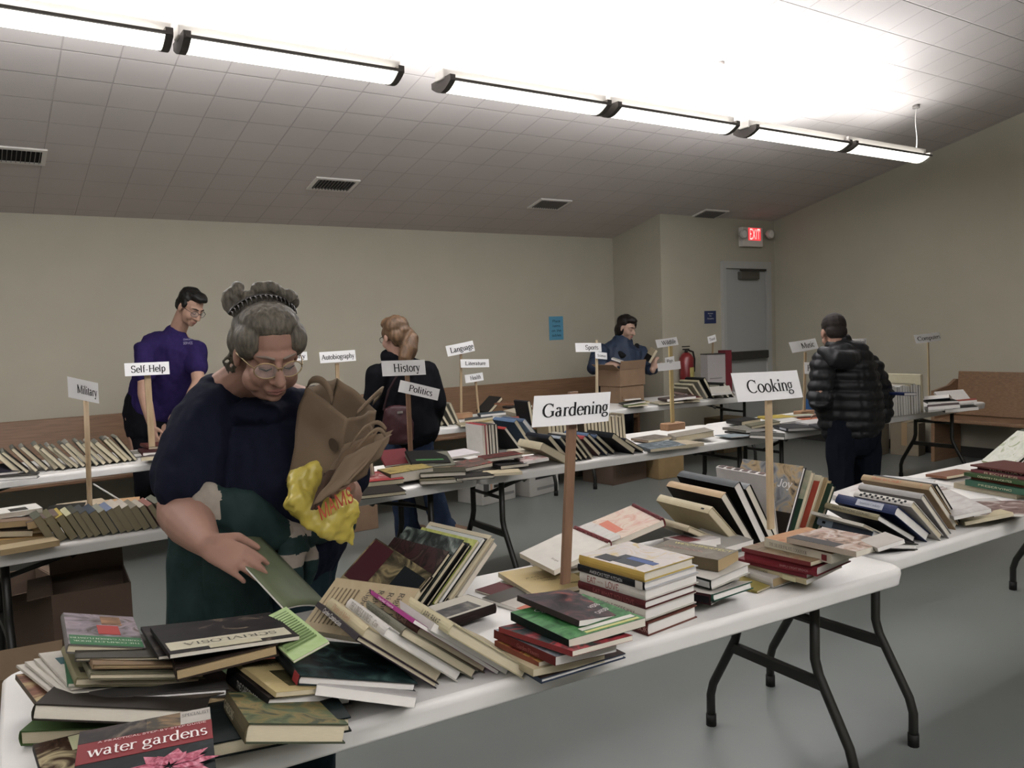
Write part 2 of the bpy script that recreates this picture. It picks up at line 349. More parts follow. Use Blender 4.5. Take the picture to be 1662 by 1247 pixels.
for nm, a, b_ in (('baseboard_back', (XL, YB-.012, 0), (XJ, YB, .11)), ('baseboard_jog', (XJ-.012, YD-.012, 0), (XJ, YB-.012, .11)),
                  ('baseboard_door', (XJ, YD-.012, 0), (7.86, YD, .11)), ('baseboard_right', (XR-.012, YF, 0), (XR, YD-.012, .11))):
    bm = B(); box(bm, a, b_); structure(nm, bm, M_BASE)

# door
M_DOOR = mat('#aeb1ad', .5); M_FRAME = mat('#b9bab4', .5)
def D7(x, y): return ony(1100+x/4.157, 340+y/4.157, YD)
dl, dr, dt = D7(290, 600).x, D7(612, 600).x, D7(400, 352).z
door = bpy.data.objects.new('door_1', None); C.objects.link(door); door.location = ((dl+dr)/2, YD, 0); door['kind'] = 'structure'
def dpart(name, a, b_, m, par=None, bev=0):
    bm = B(); box(bm, a, b_)
    if bev: bevel(bm, bev)
    bm_shift(bm, door.location); return part(name, bm, m, par or door)
bm = B(); box(bm, (dl, YD-.05, 0), (dl+.05, YD, dt)); box(bm, (dr-.09, YD-.05, 0), (dr, YD, dt)); box(bm, (dl+.05, YD-.05, dt-.09), (dr-.09, YD, dt)); bm_shift(bm, door.location); part('door_frame', bm, M_FRAME, door)
leaf = dpart('door_leaf', (dl+.05, YD-.03, .01), (dr-.1, YD-.002, dt-.1), M_DOOR)
c0, c1 = D7(390, 422), D7(512, 476)
bm = B(); box(bm, (c0.x, YD-.1, c1.z), (c1.x, YD-.03, c0.z)); bevel(bm, .008); bm_shift(bm, door.location); cl = part('door_closer', bm, mat('#6e6a62', .4, metal=.6), door); cl['label'] = 'grey metal door closer'
bm = B(); box(bm, (c0.x+.02, YD-.07, c0.z+.01), (dr-.12, YD-.05, c0.z+.035)); bm_shift(bm, door.location); part('closer_arm', bm, mat('#55524c', .4, metal=.6), door)
b0, b1 = D7(300, 965), D7(575, 1000)
bm = B(); box(bm, (b0.x, YD-.1, b1.z), (b1.x, YD-.03, b0.z)); bevel(bm, .01); bm_shift(bm, door.location); pb = part('push_bar', bm, mat('#4f4d49', .4, metal=.5), door); pb['label'] = 'dark metal push bar across the door'

# exit sign with two lamp heads
ex = thing('exit_sign', 'white box sign above the door with glowing red EXIT and two lamp heads', 'exit sign', D7(475, 190)+V((0, -.03, 0)))
L0 = ex.location
def loc(p, o=None): return V(p)-L0
a, b_ = D7(408, 122), D7(545, 257)
bm = B(); box(bm, (a.x, YD-.07, b_.z), (b_.x, YD, a.z)); bevel(bm, .006); bm_shift(bm, L0); part('housing', bm, mat('#e6e2d8', .4), ex)
bm = B(); ta, tb = D7(446, 128), D7(530, 216); box(bm, (ta.x, YD-.0735, tb.z), (tb.x, YD-.0702, ta.z)); bm_shift(bm, L0); part('red_panel', bm, mat('#ff5a5a', .4, emit='#ff3c46', es=.75), ex)
RXZ = Matrix.Rotation(math.pi/2, 4, 'X')
lettering('EXIT', ex, Matrix.Translation(V(((ta.x+tb.x)/2, YD-.0745, (ta.z+tb.z)/2))-L0) @ RXZ, (ta.z-tb.z)*.8, '#ffd0c8', True, (tb.x-ta.x)*.86, thick=11, emit=1.0)
for sx, px in ((-1, 392), (1, 572)):
    p = D7(px, 174); bm = B(); tube(bm, [p+V((0, -.14, 0)), p+V((0, -.10, 0)), p+V((0, -.05, 0))], [.058, .055, .02], 16, cap=False); bm_shift(bm, L0)
    h = part('lamp_head', bm, mat('#c9c5ba', .3), ex, True)
    bm = B(); tube(bm, [p+V((0, -.143, 0)), p+V((0, -.139, 0))], .045, 16, cap=False); bm_shift(bm, L0); part('lens', bm, mat('#f4f2ea', .1, spec=.8), h)

# notices on the walls
def notice(name, label, tl, br, y, col, lines, tcol):
    a = ony(*tl, y); b_ = ony(*br, y); t = thing(name, label, 'notice', (a+b_)/2)
    t.location.y = y; L = t.location.copy()
    bm = B(); box(bm, (a.x, y-.004, b_.z), (b_.x, y, a.z)); bm_shift(bm, L); part('paper', bm, mat(col, .6), t)
    n = len(lines); hh = (a.z-b_.z)/(n+1)
    for i, s in enumerate(lines):
        lettering(s, t, Matrix.Translation((0, -.006, (a.z-b_.z)/2-hh*(i+1))) @ RXZ, hh*.5, tcol, True, min((b_.x-a.x)*.8, len(s)*hh*.42), name='lettering')
notice('wall_notice', 'small dark blue notice with white writing on the wall left of the door', (1143, 505), (1162, 525), YD, '#2c3a66', ['Maximum', 'For', 'Occupancy', '68'], '#e8e8e8')
notice('wall_notice', 'light blue paper notice taped to the long back wall', (890.5, 514), (914.5, 551.5), YB, '#4f9fc0', ['Place', 'items', 'on the', 'tables'], '#1d3442')

# ceiling vents
def ceil_at(px, py):
    d = ray(px, py); s = -SL; t = (2.615-s*YB-H)/(d.z-s*d.y); return O0+d*t
CR = Matrix.Rotation(-math.atan(SL), 4, 'X')
for i, (px, py, lab) in enumerate(((22, 251, 'white ceiling vent at the far left edge of the photo'), (541, 299, 'white ceiling vent above the woman with the ponytail, second from the left'),
                        (892, 331, 'white ceiling vent above the blue paper notice'), (1152, 347, 'ceiling vent nearest to the exit sign'))):
    c = ceil_at(px, py); t = thing('ceiling_vent', lab, 'vent', Matrix.Translation(c) @ CR, 'ceiling vents'); hw, hd = .17, .1
    bm = B()
    for a, b_ in (((-hw-.03, -hd-.03), (hw+.03, -hd)), ((-hw-.03, hd), (hw+.03, hd+.03)), ((-hw-.03, -hd), (-hw, hd)), ((hw, -hd), (hw+.03, hd))):
        box(bm, (a[0], a[1], -.012), (b_[0], b_[1], 0))
    part('frame', bm, mat('#f4f0e8', .5), t)
    bm = B(); box(bm, (-hw, -hd, -.004), (hw, hd, -.001)); part('duct_opening', bm, mat('#221f1e', .8), t)
    bm = B()
    for k in range(12):
        x = -hw+.03*(k+.5)*.95; box(bm, (x-.0015, -hd, -.018), (x+.0015, hd, -.004), mtx=None)
    part('louvers', bm, mat('#8a8580', .5), t)

# suspended lamps
M_TUBE = mat('#ffffff', .5, emit='#fffaf0', es=3.2); M_DARK = mat('#4c4742', .5); M_WH = mat('#f2efe8', .4)
def lab_fix(i):
    return ['fluorescent lamp of the suspended row beyond the left edge of the photo', 'fluorescent lamp of the suspended row just outside the left edge', 'suspended fluorescent lamp cut by the left edge of the photo',
            'suspended fluorescent lamp second from the left, over the women', 'suspended fluorescent lamp right of the first wide gap in the row', 'suspended fluorescent lamp in the middle of the row with dark end caps',
            'suspended fluorescent lamp second from the right end of the row', 'suspended fluorescent lamp at the far right end of the row'][i]
for i, (a, b_) in enumerate(FIXTURES):
    if i < 1: continue
    t = thing('hanging_lamp', lab_fix(i), 'lamp', ((a+b_)/2, FIX_Y, FIX_Z), 'suspended fluorescent lamps'); L = t.location
    n = 9; prof = [(-.105+.21*k/n, -.018-.042*math.sin(math.pi*k/n)) for k in range(n+1)]
    h = (b_-a)/2; bm = B(); e = .035
    up = [[bm.verts.new((x, py, pz)) for py, pz in prof] for x in (-h+e, h-e)]; dn = [[bm.verts.new((x, py, pz+.004)) for py, pz in prof] for x in (-h+e, h-e)]
    for k in range(n): bm.faces.new((up[0][k], up[1][k], up[1][k+1], up[0][k+1])); bm.faces.new((dn[0][k], dn[0][k+1], dn[1][k+1], dn[1][k]))
    part('diffuser', bm, M_TUBE, t, True)
    bm = B(); box(bm, (-h+.02, -.12, -.022), (h-.02, -.105, -.008)); box(bm, (-h+.02, .105, -.022), (h-.02, .12, -.008)); part('side_rail', bm, M_DARK, t)
    for s in (-1, 1):
        if i == 7 and s == 1: pass
        bm = B(); x0, x1 = sorted((s*(h-e-.01), s*(h-e+.025))); ring = [[bm.verts.new((x, y, z)) for y, z in [(-.112, .012)]+[(p[0]*1.06, p[1]-.005) for p in prof]+[(.112, .012)]] for x in (x0, x1)]
        m_ = len(ring[0])
        for k in range(m_): bm.faces.new((ring[0][k], ring[1][k], ring[1][(k+1) % m_], ring[0][(k+1) % m_]))
        bm.faces.new(ring[0]); bm.faces.new(ring[1][::-1]); part('end_cap', bm, M_DARK if not (i == 7 and s == 1) else M_WH, t)
    bm = B(); box(bm, (-h, -.05, .0), (h, .05, .06)); bevel(bm, .008); part('housing', bm, M_WH, t)
    if i % 2 == 1 or i == 7:
        x = h-.08 if i % 2 == 1 else h-.1; zc = ceil_z(FIX_Y)-FIX_Z
        bm = B(); pts = [V((x+.012*math.sin(k*.9), 0, .06+(zc-.06)*k/8)) for k in range(9)]; tube(bm, pts, .004, 6); part('power_cord', bm, M_WH, t, True)
        bm = B(); tube(bm, [(x, 0, zc-.03), (x, 0, zc)], .03, 12, cap=False); part('ceiling_mount', bm, mat('#8f8a84', .5), t)

# benches
M_PEW = wood('#9a734e', '#7e5c3e', 5, .4, (1, 6, 22)); M_PEW2 = wood('#a07a55', '#856344', 5, .4, (6, 1, 22))
def pew(label, along, a, b_, pos, m, group=None):
    """long bench; along 'x' faces -y against back wall, along 'y' faces -x against right wall"""
    if along == 'x': c = V(((a+b_)/2, pos, 0)); R = Matrix.Identity(4)
    else: c = V((pos, (a+b_)/2, 0)); R = Matrix.Rotation(-math.pi/2, 4, 'Z')
    t = thing('wooden_bench', label, 'bench', Matrix.Translation(c) @ R); h = abs(b_-a)/2     # local: x along, -y front, +y wall
    bm = B(); vs = box(bm, (-h+.03, .0, .46), (h-.03, .03, .92))
    for v in vs:
        if v.co.z > .6: v.co.y += .06
    bevel(bm, .008); part('backrest', bm, m, t)
    bm = B(); box(bm, (-h+.03, -.42, .42), (h-.03, .02, .455)); bevel(bm, .008); part('seat', bm, m, t)
    for s in (-1, 1):
        bm = B(); x = s*h-(.0 if s < 0 else .035)
        P = [(-.42, 0), (.1, 0), (.1, .82), (.02, .84), (-.12, .78), (-.42, .74)]
        f = [[bm.verts.new((xx, y, z)) for y, z in P] for xx in (x, x+.035)]
        for k in range(6): bm.faces.new((f[0][k], f[1][k], f[1][(k+1) % 6], f[0][(k+1) % 6]))
        bm.faces.new(f[0]); bm.faces.new(f[1][::-1]); part('end_panel', bm, m, t)
    return t
pew('long brown wooden bench along the back wall behind the tables', 'x', -2.2, 6.78, 7.78, M_PEW)
pew('brown wooden bench against the right-hand wall at the right edge of the photo', 'y', 1.0, 4.68, 8.8, M_PEW2)

# ---------------------------------------------------------------- folding tables
M_TOP = mat('#e6e4de', .42, .025, 8, bump=.05, spec=.4); M_LEG = mat('#24241f', .42, spec=.4)
M_CHROME = mat('#b8b5aa', .25, metal=.9)
def table(label, pa, pb, D=.76, xl=None):
    """pa, pb: front-edge points on z .74 of the left and right end"""
    pa, pb = V(pa), V(pb); d = (pb-pa); L = d.length; yaw = math.atan2(d.y, d.x)
    m = Matrix.Translation((pa.x, pa.y, 0)) @ Matrix.Rotation(yaw, 4, 'Z')
    t = thing('folding_table', label, 'table', m, 'white folding tables')
    bm = B(); r = .055; ol = []
    for cx, cy, a0 in ((L-r, r, -90), (L-r, D-r, 0), (r, D-r, 90), (r, r, 180)):
        for k in range(6): an = math.radians(a0+90*k/5); ol.append((cx+r*math.cos(an), cy+r*math.sin(an)))
    lv = [(.0, .687), (.0, .692), (-.004, .72), (-.003, .732), (.006, .74)]
    rings = []
    for ins, z in lv:
        rg = []
        for x, y in ol:
            vx = (x-L/2); vy = (y-D/2); rg.append(bm.verts.new((L/2+vx*(1-2*ins/L), D/2+vy*(1-2*ins/D), z)))
        rings.append(rg)
    n = len(ol)
    for i in range(len(rings)-1):
        for k in range(n): f = bm.faces.new((rings[i][k], rings[i][(k+1) % n], rings[i+1][(k+1) % n], rings[i+1][k])); f.smooth = True
    bm.faces.new(rings[-1]); bm.faces.new(rings[0][::-1]); part('tabletop', bm, M_TOP, t)
    for e in (0, 1):
        x = .24 if e == 0 else L-.19; s = 1 if e == 0 else -1
        for q in (-1, 1):
            yc = D/2; P = [(x, yc+q*.17, .69), (x, yc+q*.17, .42), (x, yc+q*.185, .37), (x, yc+q*.30, .17), (x, yc+q*.315, .12), (x, yc+q*.315, .0)]
            bm = B(); tube(bm, P, .0165, 10, cap=False); lg = part('leg', bm, M_LEG, t, True)
            bm = B(); tube(bm, [(x, yc+q*.315, .0), (x, yc+q*.315, .045)], .0195, 10, cap=False); part('foot_cap', bm, mat('#121210', .7), lg)
        bm = B(); box(bm, (x-.012, yc-.20, .325), (x+.012, yc+.20, .36)); part('crossbar', bm, M_LEG, t)
        bm = B(); tube(bm, [(x, yc-.17, .55), (x, yc+.17, .55)], .011, 8, cap=False); part('upper_crossbar', bm, M_LEG, t)
        bm = B(); tube(bm, [(x, yc, .55), (x+s*.28, yc, .615), (x+s*.56, yc, .685)], .011, 8, cap=False); br = part('folding_brace', bm, M_LEG, t, True)
        bm = B(); tube(bm, [(x+s*.26, yc, .6), (x+s*.31, yc, .632)], .0165, 8, cap=False); part('lock_ring', bm, M_CHROME, br, True)
    return t
T1 = table('white folding table nearest the camera holding the gardening and cooking books', (.005, 1.595, 0), (2.446, 1.445, 0), .74)
T2 = table('white folding table cut by the right edge, end to end with the nearest table', (2.50, 1.535, 0), (4.94, 1.50, 0), .76)
T3 = table('white folding table with small paperbacks under the Military sign', (-.115, 3.69, 0), (2.32, 3.80, 0))
T4 = table('white folding table in the middle row, between the History sign and the boy', (2.345, 3.80, 0), (4.765, 3.735, 0))
T5 = table('white folding table the boy leans over, right end of the middle row', (4.79, 3.735, 0), (7.56, 3.715, 0))
T6 = table('white folding table in the far row by the man in purple', (-.35, 5.72, 0), (2.18, 5.90, 0))
T7 = table('white folding table in the far row behind the Gardening sign', (2.2, 5.92, 0), (4.66, 5.93, 0))
T8 = table('white folding table in the far row with the cardboard boxes on it', (4.68, 5.93, 0), (7.25, 5.80, 0))
# ---------------------------------------------------------------- books
M_PAGE = [mat('#d9d2bf', .85, .08, 60, stretch=(1, 1, 60)), mat('#cfc3a2', .85, .1, 60, stretch=(1, 1, 60)), mat('#e6e3db', .85, .06, 60, stretch=(1, 1, 60)), mat('#b59b6c', .85, .1, 60, stretch=(1, 1, 60)), mat('#8d8262', .85, .12, 60, stretch=(1, 1, 60))]
SIZES = []
def book_mesh(W, L, T, hard=True):
    """cover shell: spine at x=0, boards top and bottom; slots: 0 cover, 1 spine, 2 front picture"""
    bm = B(); t = .0028 if hard else .0007; t = min(t, T*.2)
    box(bm, (0, 0, 0), (W, L, t), 0)
    n0 = len(bm.faces); box(bm, (0, 0, T-t), (W, L, T), 0)
    bm.faces.ensure_lookup_table()
    for f in bm.faces[n0:]:
        if all(v.co.z > T-t*.5 for v in f.verts): f.material_index = 2
    if hard and T > .012:       # slightly rounded spine
        n = 4; P = [(-(.0035)*math.sin(math.pi*k/n), T*k/n) for k in range(n+1)]
        o = [[bm.verts.new((x, y, z)) for x, z in P] for y in (0, L)]; q = [[bm.verts.new((x+.0025, y, min(max(z, .0002), T-.0002))) for x, z in P] for y in (0, L)]
        for k in range(n):
            for f in ((o[0][k], o[0][k+1], o[1][k+1], o[1][k]), (q[0][k], q[1][k], q[1][k+1], q[0][k+1]), (o[0][k], q[0][k], q[0][k+1], o[0][k+1]), (o[1][k], o[1][k+1], q[1][k+1], q[1][k])):
                g = bm.faces.new(f); g.material_index = 1; g.smooth = False
    else: box(bm, (-.0004, 0, 0), (t, L, T), 1)
    return bm
def book(label, mtx, W, L, T, cover, spine=None, front=None, page=0, hard=True, group=None, title=None, patches=None, texts=None, cat='book', name=None):
    """front: list of colours -> printed picture. patches: (x0,y0,x1,y1,colour) fractions of the front.
    texts: (where 'F' front / 'S' spine, string, u, v, cap height m, rotation deg, colour, sans)"""
    t = thing(name or ('book' if hard else 'paperback_book'), label, cat, mtx, group)
    dk = lambda c: '#'+''.join('%02x' % int(int(c[i:i+2], 16)*.9) for i in (1, 3, 5))
    cover = dk(cover); spine = dk(spine) if spine else None; front = [dk(c) for c in front] if front else None
    cm = mat(cover, .5, .05, 25, spec=.1); sm = mat(spine, .5, .05, 25, spec=.1) if spine else cm; fm = art(front) if front else cm
    c = part('cover', book_mesh(W, L, T, hard), [cm, sm, fm], t)
    o = .004 if hard else .0004; tt = min(.0028 if hard else .0007, T*.2)
    bm = B(); box(bm, (.001, o, tt), (W-o*1.2, L-o, T-tt)); part('page_block', bm, M_PAGE[page], t)
    for iq, q in enumerate(patches or []):
        bm = B(); e = .0006+.00025*iq; pm = art([dk(c) for c in q[4]]) if isinstance(q[4], (list, tuple)) else mat(dk(q[4]), .5, spec=.1)
        if len(q) > 5 and q[5] == 'S': box(bm, (-.0042-.0001*iq, L*q[1], T*q[0]), (-.003, L*q[3], T*q[2]))
        else: box(bm, (W*q[0], L*q[1], T-.0001), (W*q[2], L*q[3], T+e))
        part('printed_panel', bm, pm, c)
    for q in (texts or []):
        wh, s, u, v, h, rot, colr = q[:7]; sans = q[7] if len(q) > 7 else False; wd = q[8] if len(q) > 8 else None
        if wh == 'F': m = Matrix.Translation((W*u, L*v, T+.001+.00025*len(patches or []))) @ Matrix.Rotation(math.radians(rot), 4, 'Z')
        else:        # spine, seen from -x; rot 0: reads from far (y=L) to near (y=0) end
            m = Matrix.Translation((-.0048, L*u, T*v)) @ Matrix.Rotation(math.radians(rot), 4, 'X') @ Matrix(((0, 0, -1, 0), (-1, 0, 0, 0), (0, 1, 0, 0), (0, 0, 0, 1)))
        lettering(s, c, m, h, colr, sans, wd, 'title')
    return t
def basis(o, ex, ey):
    ex = ex.normalized(); ey = (ey-ex*ey.dot(ex)).normalized(); ez = ex.cross(ey)
    m = Matrix((ex, ey, ez)).transposed().to_4x4(); m.translation = o; return m
def flat(label, k, A, Bq, Cq, z, T, cover, W=None, L=None, anchor=None, tilt=True, **kw):
    """A,Bq ends of the spine edge, Cq fore-edge corner next to A, all on the upper cover; z = height(s) above floor"""
    za, zb, zc = (z, z, z) if not isinstance(z, (tuple, list)) else z
    pa, pb, pc = cp(k, A), cp(k, Bq), cp(k, Cq); best = None
    for i in range(-7, 8) if tilt else (0,):          # settle the tilt so that the corners are square
        for j in range(-7, 8) if tilt else (0,):
            b1, c1 = onz(*pb, zb+j*.008), onz(*pc, zc+i*.008); a1 = onz(*pa, za)
            if tilt and min(zb+j*.008, zc+i*.008) < .74+T and min(za, zb, zc) >= .74+T-.001: continue
            sk = math.degrees((c1-a1).angle(b1-a1))-90; n_ = (c1-a1).cross(b1-a1).normalized()
            cost = (sk/6)**2+(i*.008/.02)**2+(j*.008/.02)**2+(0 if abs(n_.z) > .8 else 6*(1-abs(n_.z)))
            if best is None or cost < best[0]: best = (cost, a1, b1, c1)
    _, a, b_, c = best; pA0 = a.copy()
    ex = c-a; ey = b_-a; mid = a+(ex+ey)*.5
    if ex.cross(ey).z < 0:
        a = b_; ey = -ey
    w, l = ex.length, ey.length; p = (ex/w+ey/l).normalized(); q = (ex/w-ey/l).normalized()
    m = basis(a, p+q, p-q); R3 = m.to_3x3()
    if W or L:
        w = W or w; l = L or l; near = a
        # keep the corner that lies nearest to the viewer where the photo shows it
        o = near
        if anchor == 'A' and (near-pA0).length > 1e-6: o = pA0-R3 @ V((0, l, 0))
    else: o = mid-R3 @ V((w/2, l/2, 0))
    SIZES.append((label[:40], round(w, 3), round(l, 3), round(o.x, 2), round(o.y, 2), 'skew %d' % round(math.degrees(ex.angle(ey))-90)))
    m.translation = o-R3 @ V((0, 0, T))
    lowest = min((m @ V((x, y, 0))).z for x in (0, w) for y in (0, l))
    if lowest < .7405: m.translation.z += .7405-lowest
    return book(label, m, w, l, T, cover, **kw)
def lean(label, P, W, L, T, th, cover, yaw=0, low='fore', drop=0, **kw):
    """P = lower near corner (world point) resting on the table; th = angle of the boards above horizontal.
    low 'fore': spine is up on the left; low 'spine': fore edge up on the right, spine down"""
    th = math.radians(th); R = Matrix.Rotation(math.radians(yaw), 3, 'Z')
    if low == 'fore': ex = R @ V((math.cos(th), 0, -math.sin(th))); ey = R @ V((0, 1, 0)); o = P-ex*W
    elif low == 'spine': ex = R @ V((math.cos(th), 0, math.sin(th))); ey = R @ V((0, 1, 0)); o = P
    elif low == 'foreR':     # spine up on the right, fore edge down on the left
        ex = R @ V((-math.cos(th), 0, -math.sin(th))); ey = R @ V((0, -1, 0)); o = P-ex*W-ey*L
    m = basis(o, ex, ey)
    return book(label, m, W, L, T, cover, **kw)

def row(k, pts, W, L, T, th, cols, labels, yaw=0, low='fore', page=1, hard=True, group=None, spines=None, z=.74, **kw):
    for i, q in enumerate(pts):
        g = lambda a: a[i % len(a)] if isinstance(a, (list, tuple)) else a
        lb = labels[i] if isinstance(labels, (list, tuple)) else labels(i)
        lean(lb, G(k, q, z), g(W), g(L), g(T), g(th), g(cols), yaw=yaw, low=low, page=g(page), hard=hard, group=group, spine=g(spines) if spines else None, **kw)
ORD = ['first', 'second', 'third', 'fourth', 'fifth', 'sixth', 'seventh', 'eighth', 'ninth', 'tenth', 'eleventh', 'twelfth', 'thirteenth', 'fourteenth', 'fifteenth', 'sixteenth', 'seventeenth', 'eighteenth', 'nineteenth', 'twentieth']
def G(k, q, z=.74): return onz(*cp(k, q), z)
# ---------------------------------------------------------------- people
IR = V((.828, -.559, 0)); IV = V((.556, .828, 0))       # image right and away-from-camera directions on the floor
def unit(r, a, u): return (IR*r+IV*a+V((0, 0, u))).normalized()
def head_frame(c, fwd, roll=0, s=1.0, up=V((0, 0, 1))):
    f = fwd.normalized(); y = -f; x = y.cross(up).normalized(); z = x.cross(y)
    m = Matrix((x, y, z)).transposed().to_4x4() @ Matrix.Rotation(math.radians(roll), 4, 'Y') @ Matrix.Scale(s, 4)
    m.translation = c; return m
def local(bm, n0, M):
    bm.verts.ensure_lookup_table()
    for v in list(bm.verts)[n0:]: v.co = M @ v.co
def head_forms(bm, M, fine=True):
    n0 = len(bm.verts)
    ell(bm, (0, .012, .035), (.076, .094, .086)); ell(bm, (0, -.032, -.03), (.064, .06, .08)); ell(bm, (0, -.03, -.075), (.050, .052, .04)); ell(bm, (0, -.068, -.098), (.024, .02, .018))
    for s in (-1, 1):
        ell(bm, (s*.036, -.060, -.038), (.028, .026, .032)); ell(bm, (s*.078, .008, -.012), (.010, .02, .032)); ell(bm, (s*.031, -.074, .0), (.017, .014, .012)); ell(bm, (s*.013, -.098, -.043), (.010, .011, .009))
    tube(bm, [(0, -.084, .014), (0, -.100, -.012), (0, -.115, -.038)], [.010, .012, .0145], 10)
    tube(bm, [(-.048, -.066, .020), (-.02, -.084, .022), (.02, -.084, .022), (.048, -.066, .020)], .011, 8)
    tube(bm, [(-.022, -.082, -.070), (0, -.092, -.067), (.022, -.082, -.070)], .0075, 8); tube(bm, [(-.018, -.082, -.080), (0, -.089, -.080), (.018, -.082, -.080)], .008, 8)
    local(bm, n0, M)
def face_parts(M, par, off, brow, lip, eyes='down', glasses=None):
    def mk(name, fn, m, lab=None):
        bm = B(); fn(bm); local(bm, 0, M); bm_shift(bm, off); o = part(name, bm, m, par, True)
        if lab: o['label'] = lab
        return o
    for s in (-1, 1):
        mk('eyebrow', lambda b: tube(b, [(s*.014, -.096, .024), (s*.033, -.092, .030), (s*.052, -.072, .024)], [.0035, .004, .002], 6), mat(brow, .8))
        if eyes == 'down': mk('eyelashes', lambda b: tube(b, [(s*.016, -.088, -.006), (s*.031, -.091, -.010), (s*.046, -.082, -.006)], [.0016, .0022, .0014], 6), mat('#2a211c', .7))
    mk('lips', lambda b: (tube(b, [(-.023, -.087, -.0725), (0, -.0985, -.0695), (.023, -.087, -.0725)], [.002, .005, .002], 8), tube(b, [(-.018, -.087, -.079), (0, -.096, -.079), (.018, -.087, -.079)], [.002, .005, .002], 8)), mat(lip, .5))
    if glasses:
        col, r, tilt = glasses; g = bpy.data.objects.new('glasses', None)
        def rim(b):
            for s in (-1, 1): tube(b, [V((s*.034+r*1.15*math.cos(a), -.108+abs(s*.034+r*1.15*math.cos(a))*.25, -.006+r*.85*math.sin(a))) for a in [2*math.pi*k/18 for k in range(19)]], .0016, 6, cap=False)
            tube(b, [(-.008, -.108, .002), (0, -.111, .005), (.008, -.108, .002)], .0016, 6)
            for s in (-1, 1): tube(b, [(s*(.034+r*1.15), -.095, .002), (s*.074, -.06, .004), (s*.084, .0, .004)], .0017, 6)
        gl = mk('glasses', rim, mat(col, .3, metal=.6 if col != '#1c1a1a' else 0))
        def lens(b):
            for s in (-1, 1):
                vs = [b.verts.new((s*.034+r*1.1*math.cos(a), -.108+abs(s*.034+r*1.1*math.cos(a))*.25, -.006+r*.8*math.sin(a))) for a in [2*math.pi*k/18 for k in range(18)]]; b.faces.new(vs)
        bm = B(); lens(bm); local(bm, 0, M); bm_shift(bm, off)
        gm = bpy.data.materials.new('clear_lens'); gm.use_nodes = True; pb = gm.node_tree.nodes['Principled BSDF']; pb.inputs['Alpha'].default_value = .18; pb.inputs['Roughness'].default_value = .05; pb.inputs['Base Color'].default_value = (.6, .6, .6, 1)
        part('lens', bm, gm, gl)
def hand(bm, w, d, pn, curl=.5, s=1.0, thumb=1, spread=.0, tb=.5):
    d = d.normalized(); pn = (pn-d*pn.dot(d)).normalized(); lat = d.cross(pn)*thumb
    tube(bm, [w-d*.02*s, w+d*.03*s, w+d*.088*s], [(.027*s, .021*s), (.037*s, .017*s), (.040*s, .014*s)], 12, side=lat)
    for i, (L, r) in enumerate(((.072, .0088), (.080, .0092), (.075, .0088), (.058, .0078))):
        o = w+d*(.082-.004*abs(i-1))*s+lat*(.030-.0205*i)*s; p = [o]; a = 0
        for k, (fr, c) in enumerate(((.42, .45), (.32, 1.0), (.26, .9))):
            a += curl*c*(1+.08*i); dr = d*math.cos(a)+pn*math.sin(a)+lat*spread*(1.5-i)*.15; p.append(p[-1]+dr.normalized()*L*fr*s)
        tube(bm, p, [r*s, r*s*.98, r*s*.93, r*s*.8], 8)
    o = w+d*.022*s+lat*.028*s; d1 = (d*.62+lat*.62+pn*tb*.5).normalized(); d2 = (d*.85+lat*.18+pn*tb).normalized()
    tube(bm, [o-d1*.012*s, o+d1*.038*s, o+d1*.038*s+d2*.03*s, o+d1*.038*s+d2*.03*s+(d2+pn*.1).normalized()*.024*s], [.014*s, .0125*s, .0105*s, .009*s], 8)
def wrinkle(me, amp, scale, str_=(1, 1, 1), ridge=None):
    n = len(me.vertices); co = [0.0]*n*3; no = [0.0]*n*3
    me.vertices.foreach_get('co', co); me.vertices.foreach_get('normal', no)
    for i in range(0, n*3, 3):
        c = V(co[i:i+3]); p = V((c.x*str_[0], c.y*str_[1], c.z*str_[2]))*scale
        d = amp*noise.noise(p)+amp*.5*noise.noise(p*2.3+V((7, 3, 1)))
        if ridge: d += ridge(c)
        for k in (0, 1, 2): co[i+k] += no[i+k]*d
    me.vertices.foreach_set('co', co)
    me.update()
def recolor(me, mats, fn):
    me.materials.clear()
    for m in mats: me.materials.append(m)
    for p in me.polygons: p.material_index = fn(p.center)
def fab(c, b=.35, sc=60): return mat(c, .9, .12, sc, bump=b, spec=.1)
def hairmat(c, stretch=(30, 30, 3)): return mat(c, .55, .45, 12, bump=.8, spec=.3, stretch=stretch)
Y = ony

# --- woman in front, reading a booklet
W0 = V((.83, 2.62, 0))
wm = thing('person', 'grey-haired woman in a dark T-shirt and glasses reading a green booklet, nearest the camera', 'person', W0)
SD = V((1, -.12, 0)).normalized()
hm = head_frame(Y(434, 571, 2.42), unit(.50, -.74, -.42), -2, 1.09)
bm = B(); head_forms(bm, hm); n0 = len(bm.verts); ell(bm, (0, -.02, -.098), (.05, .055, .03)); ell(bm, (-.045, -.035, -.06), (.03, .035, .035)); ell(bm, (.045, -.035, -.06), (.03, .035, .035)); local(bm, n0, hm)
nb = Y(412, 640, 2.60); tube(bm, [nb+V((0, .03, -.05)), nb+V((0, 0, .03)), hm @ V((0, .03, -.03))], [(.085, .07), (.072, .065), (.062, .06)], 16, side=SD); tube(bm, [Y(345, 640, 2.62), Y(380, 622, 2.60), hm @ V((0, .04, -.05))], [.05, .06, .055], 12)
tor = [(Y(425, 665, 2.62), (.17, .09)), (Y(432, 700, 2.63), (.205, .13)), (Y(440, 790, 2.63), (.215, .165)), (Y(430, 880, 2.64), (.21, .16))]
tube(bm, [p for p, _ in tor], [r for _, r in tor], 20, side=SD)
sh, el, wr = Y(330, 678, 2.58), Y(296, 832, 2.50), Y(336, 884, 2.27)
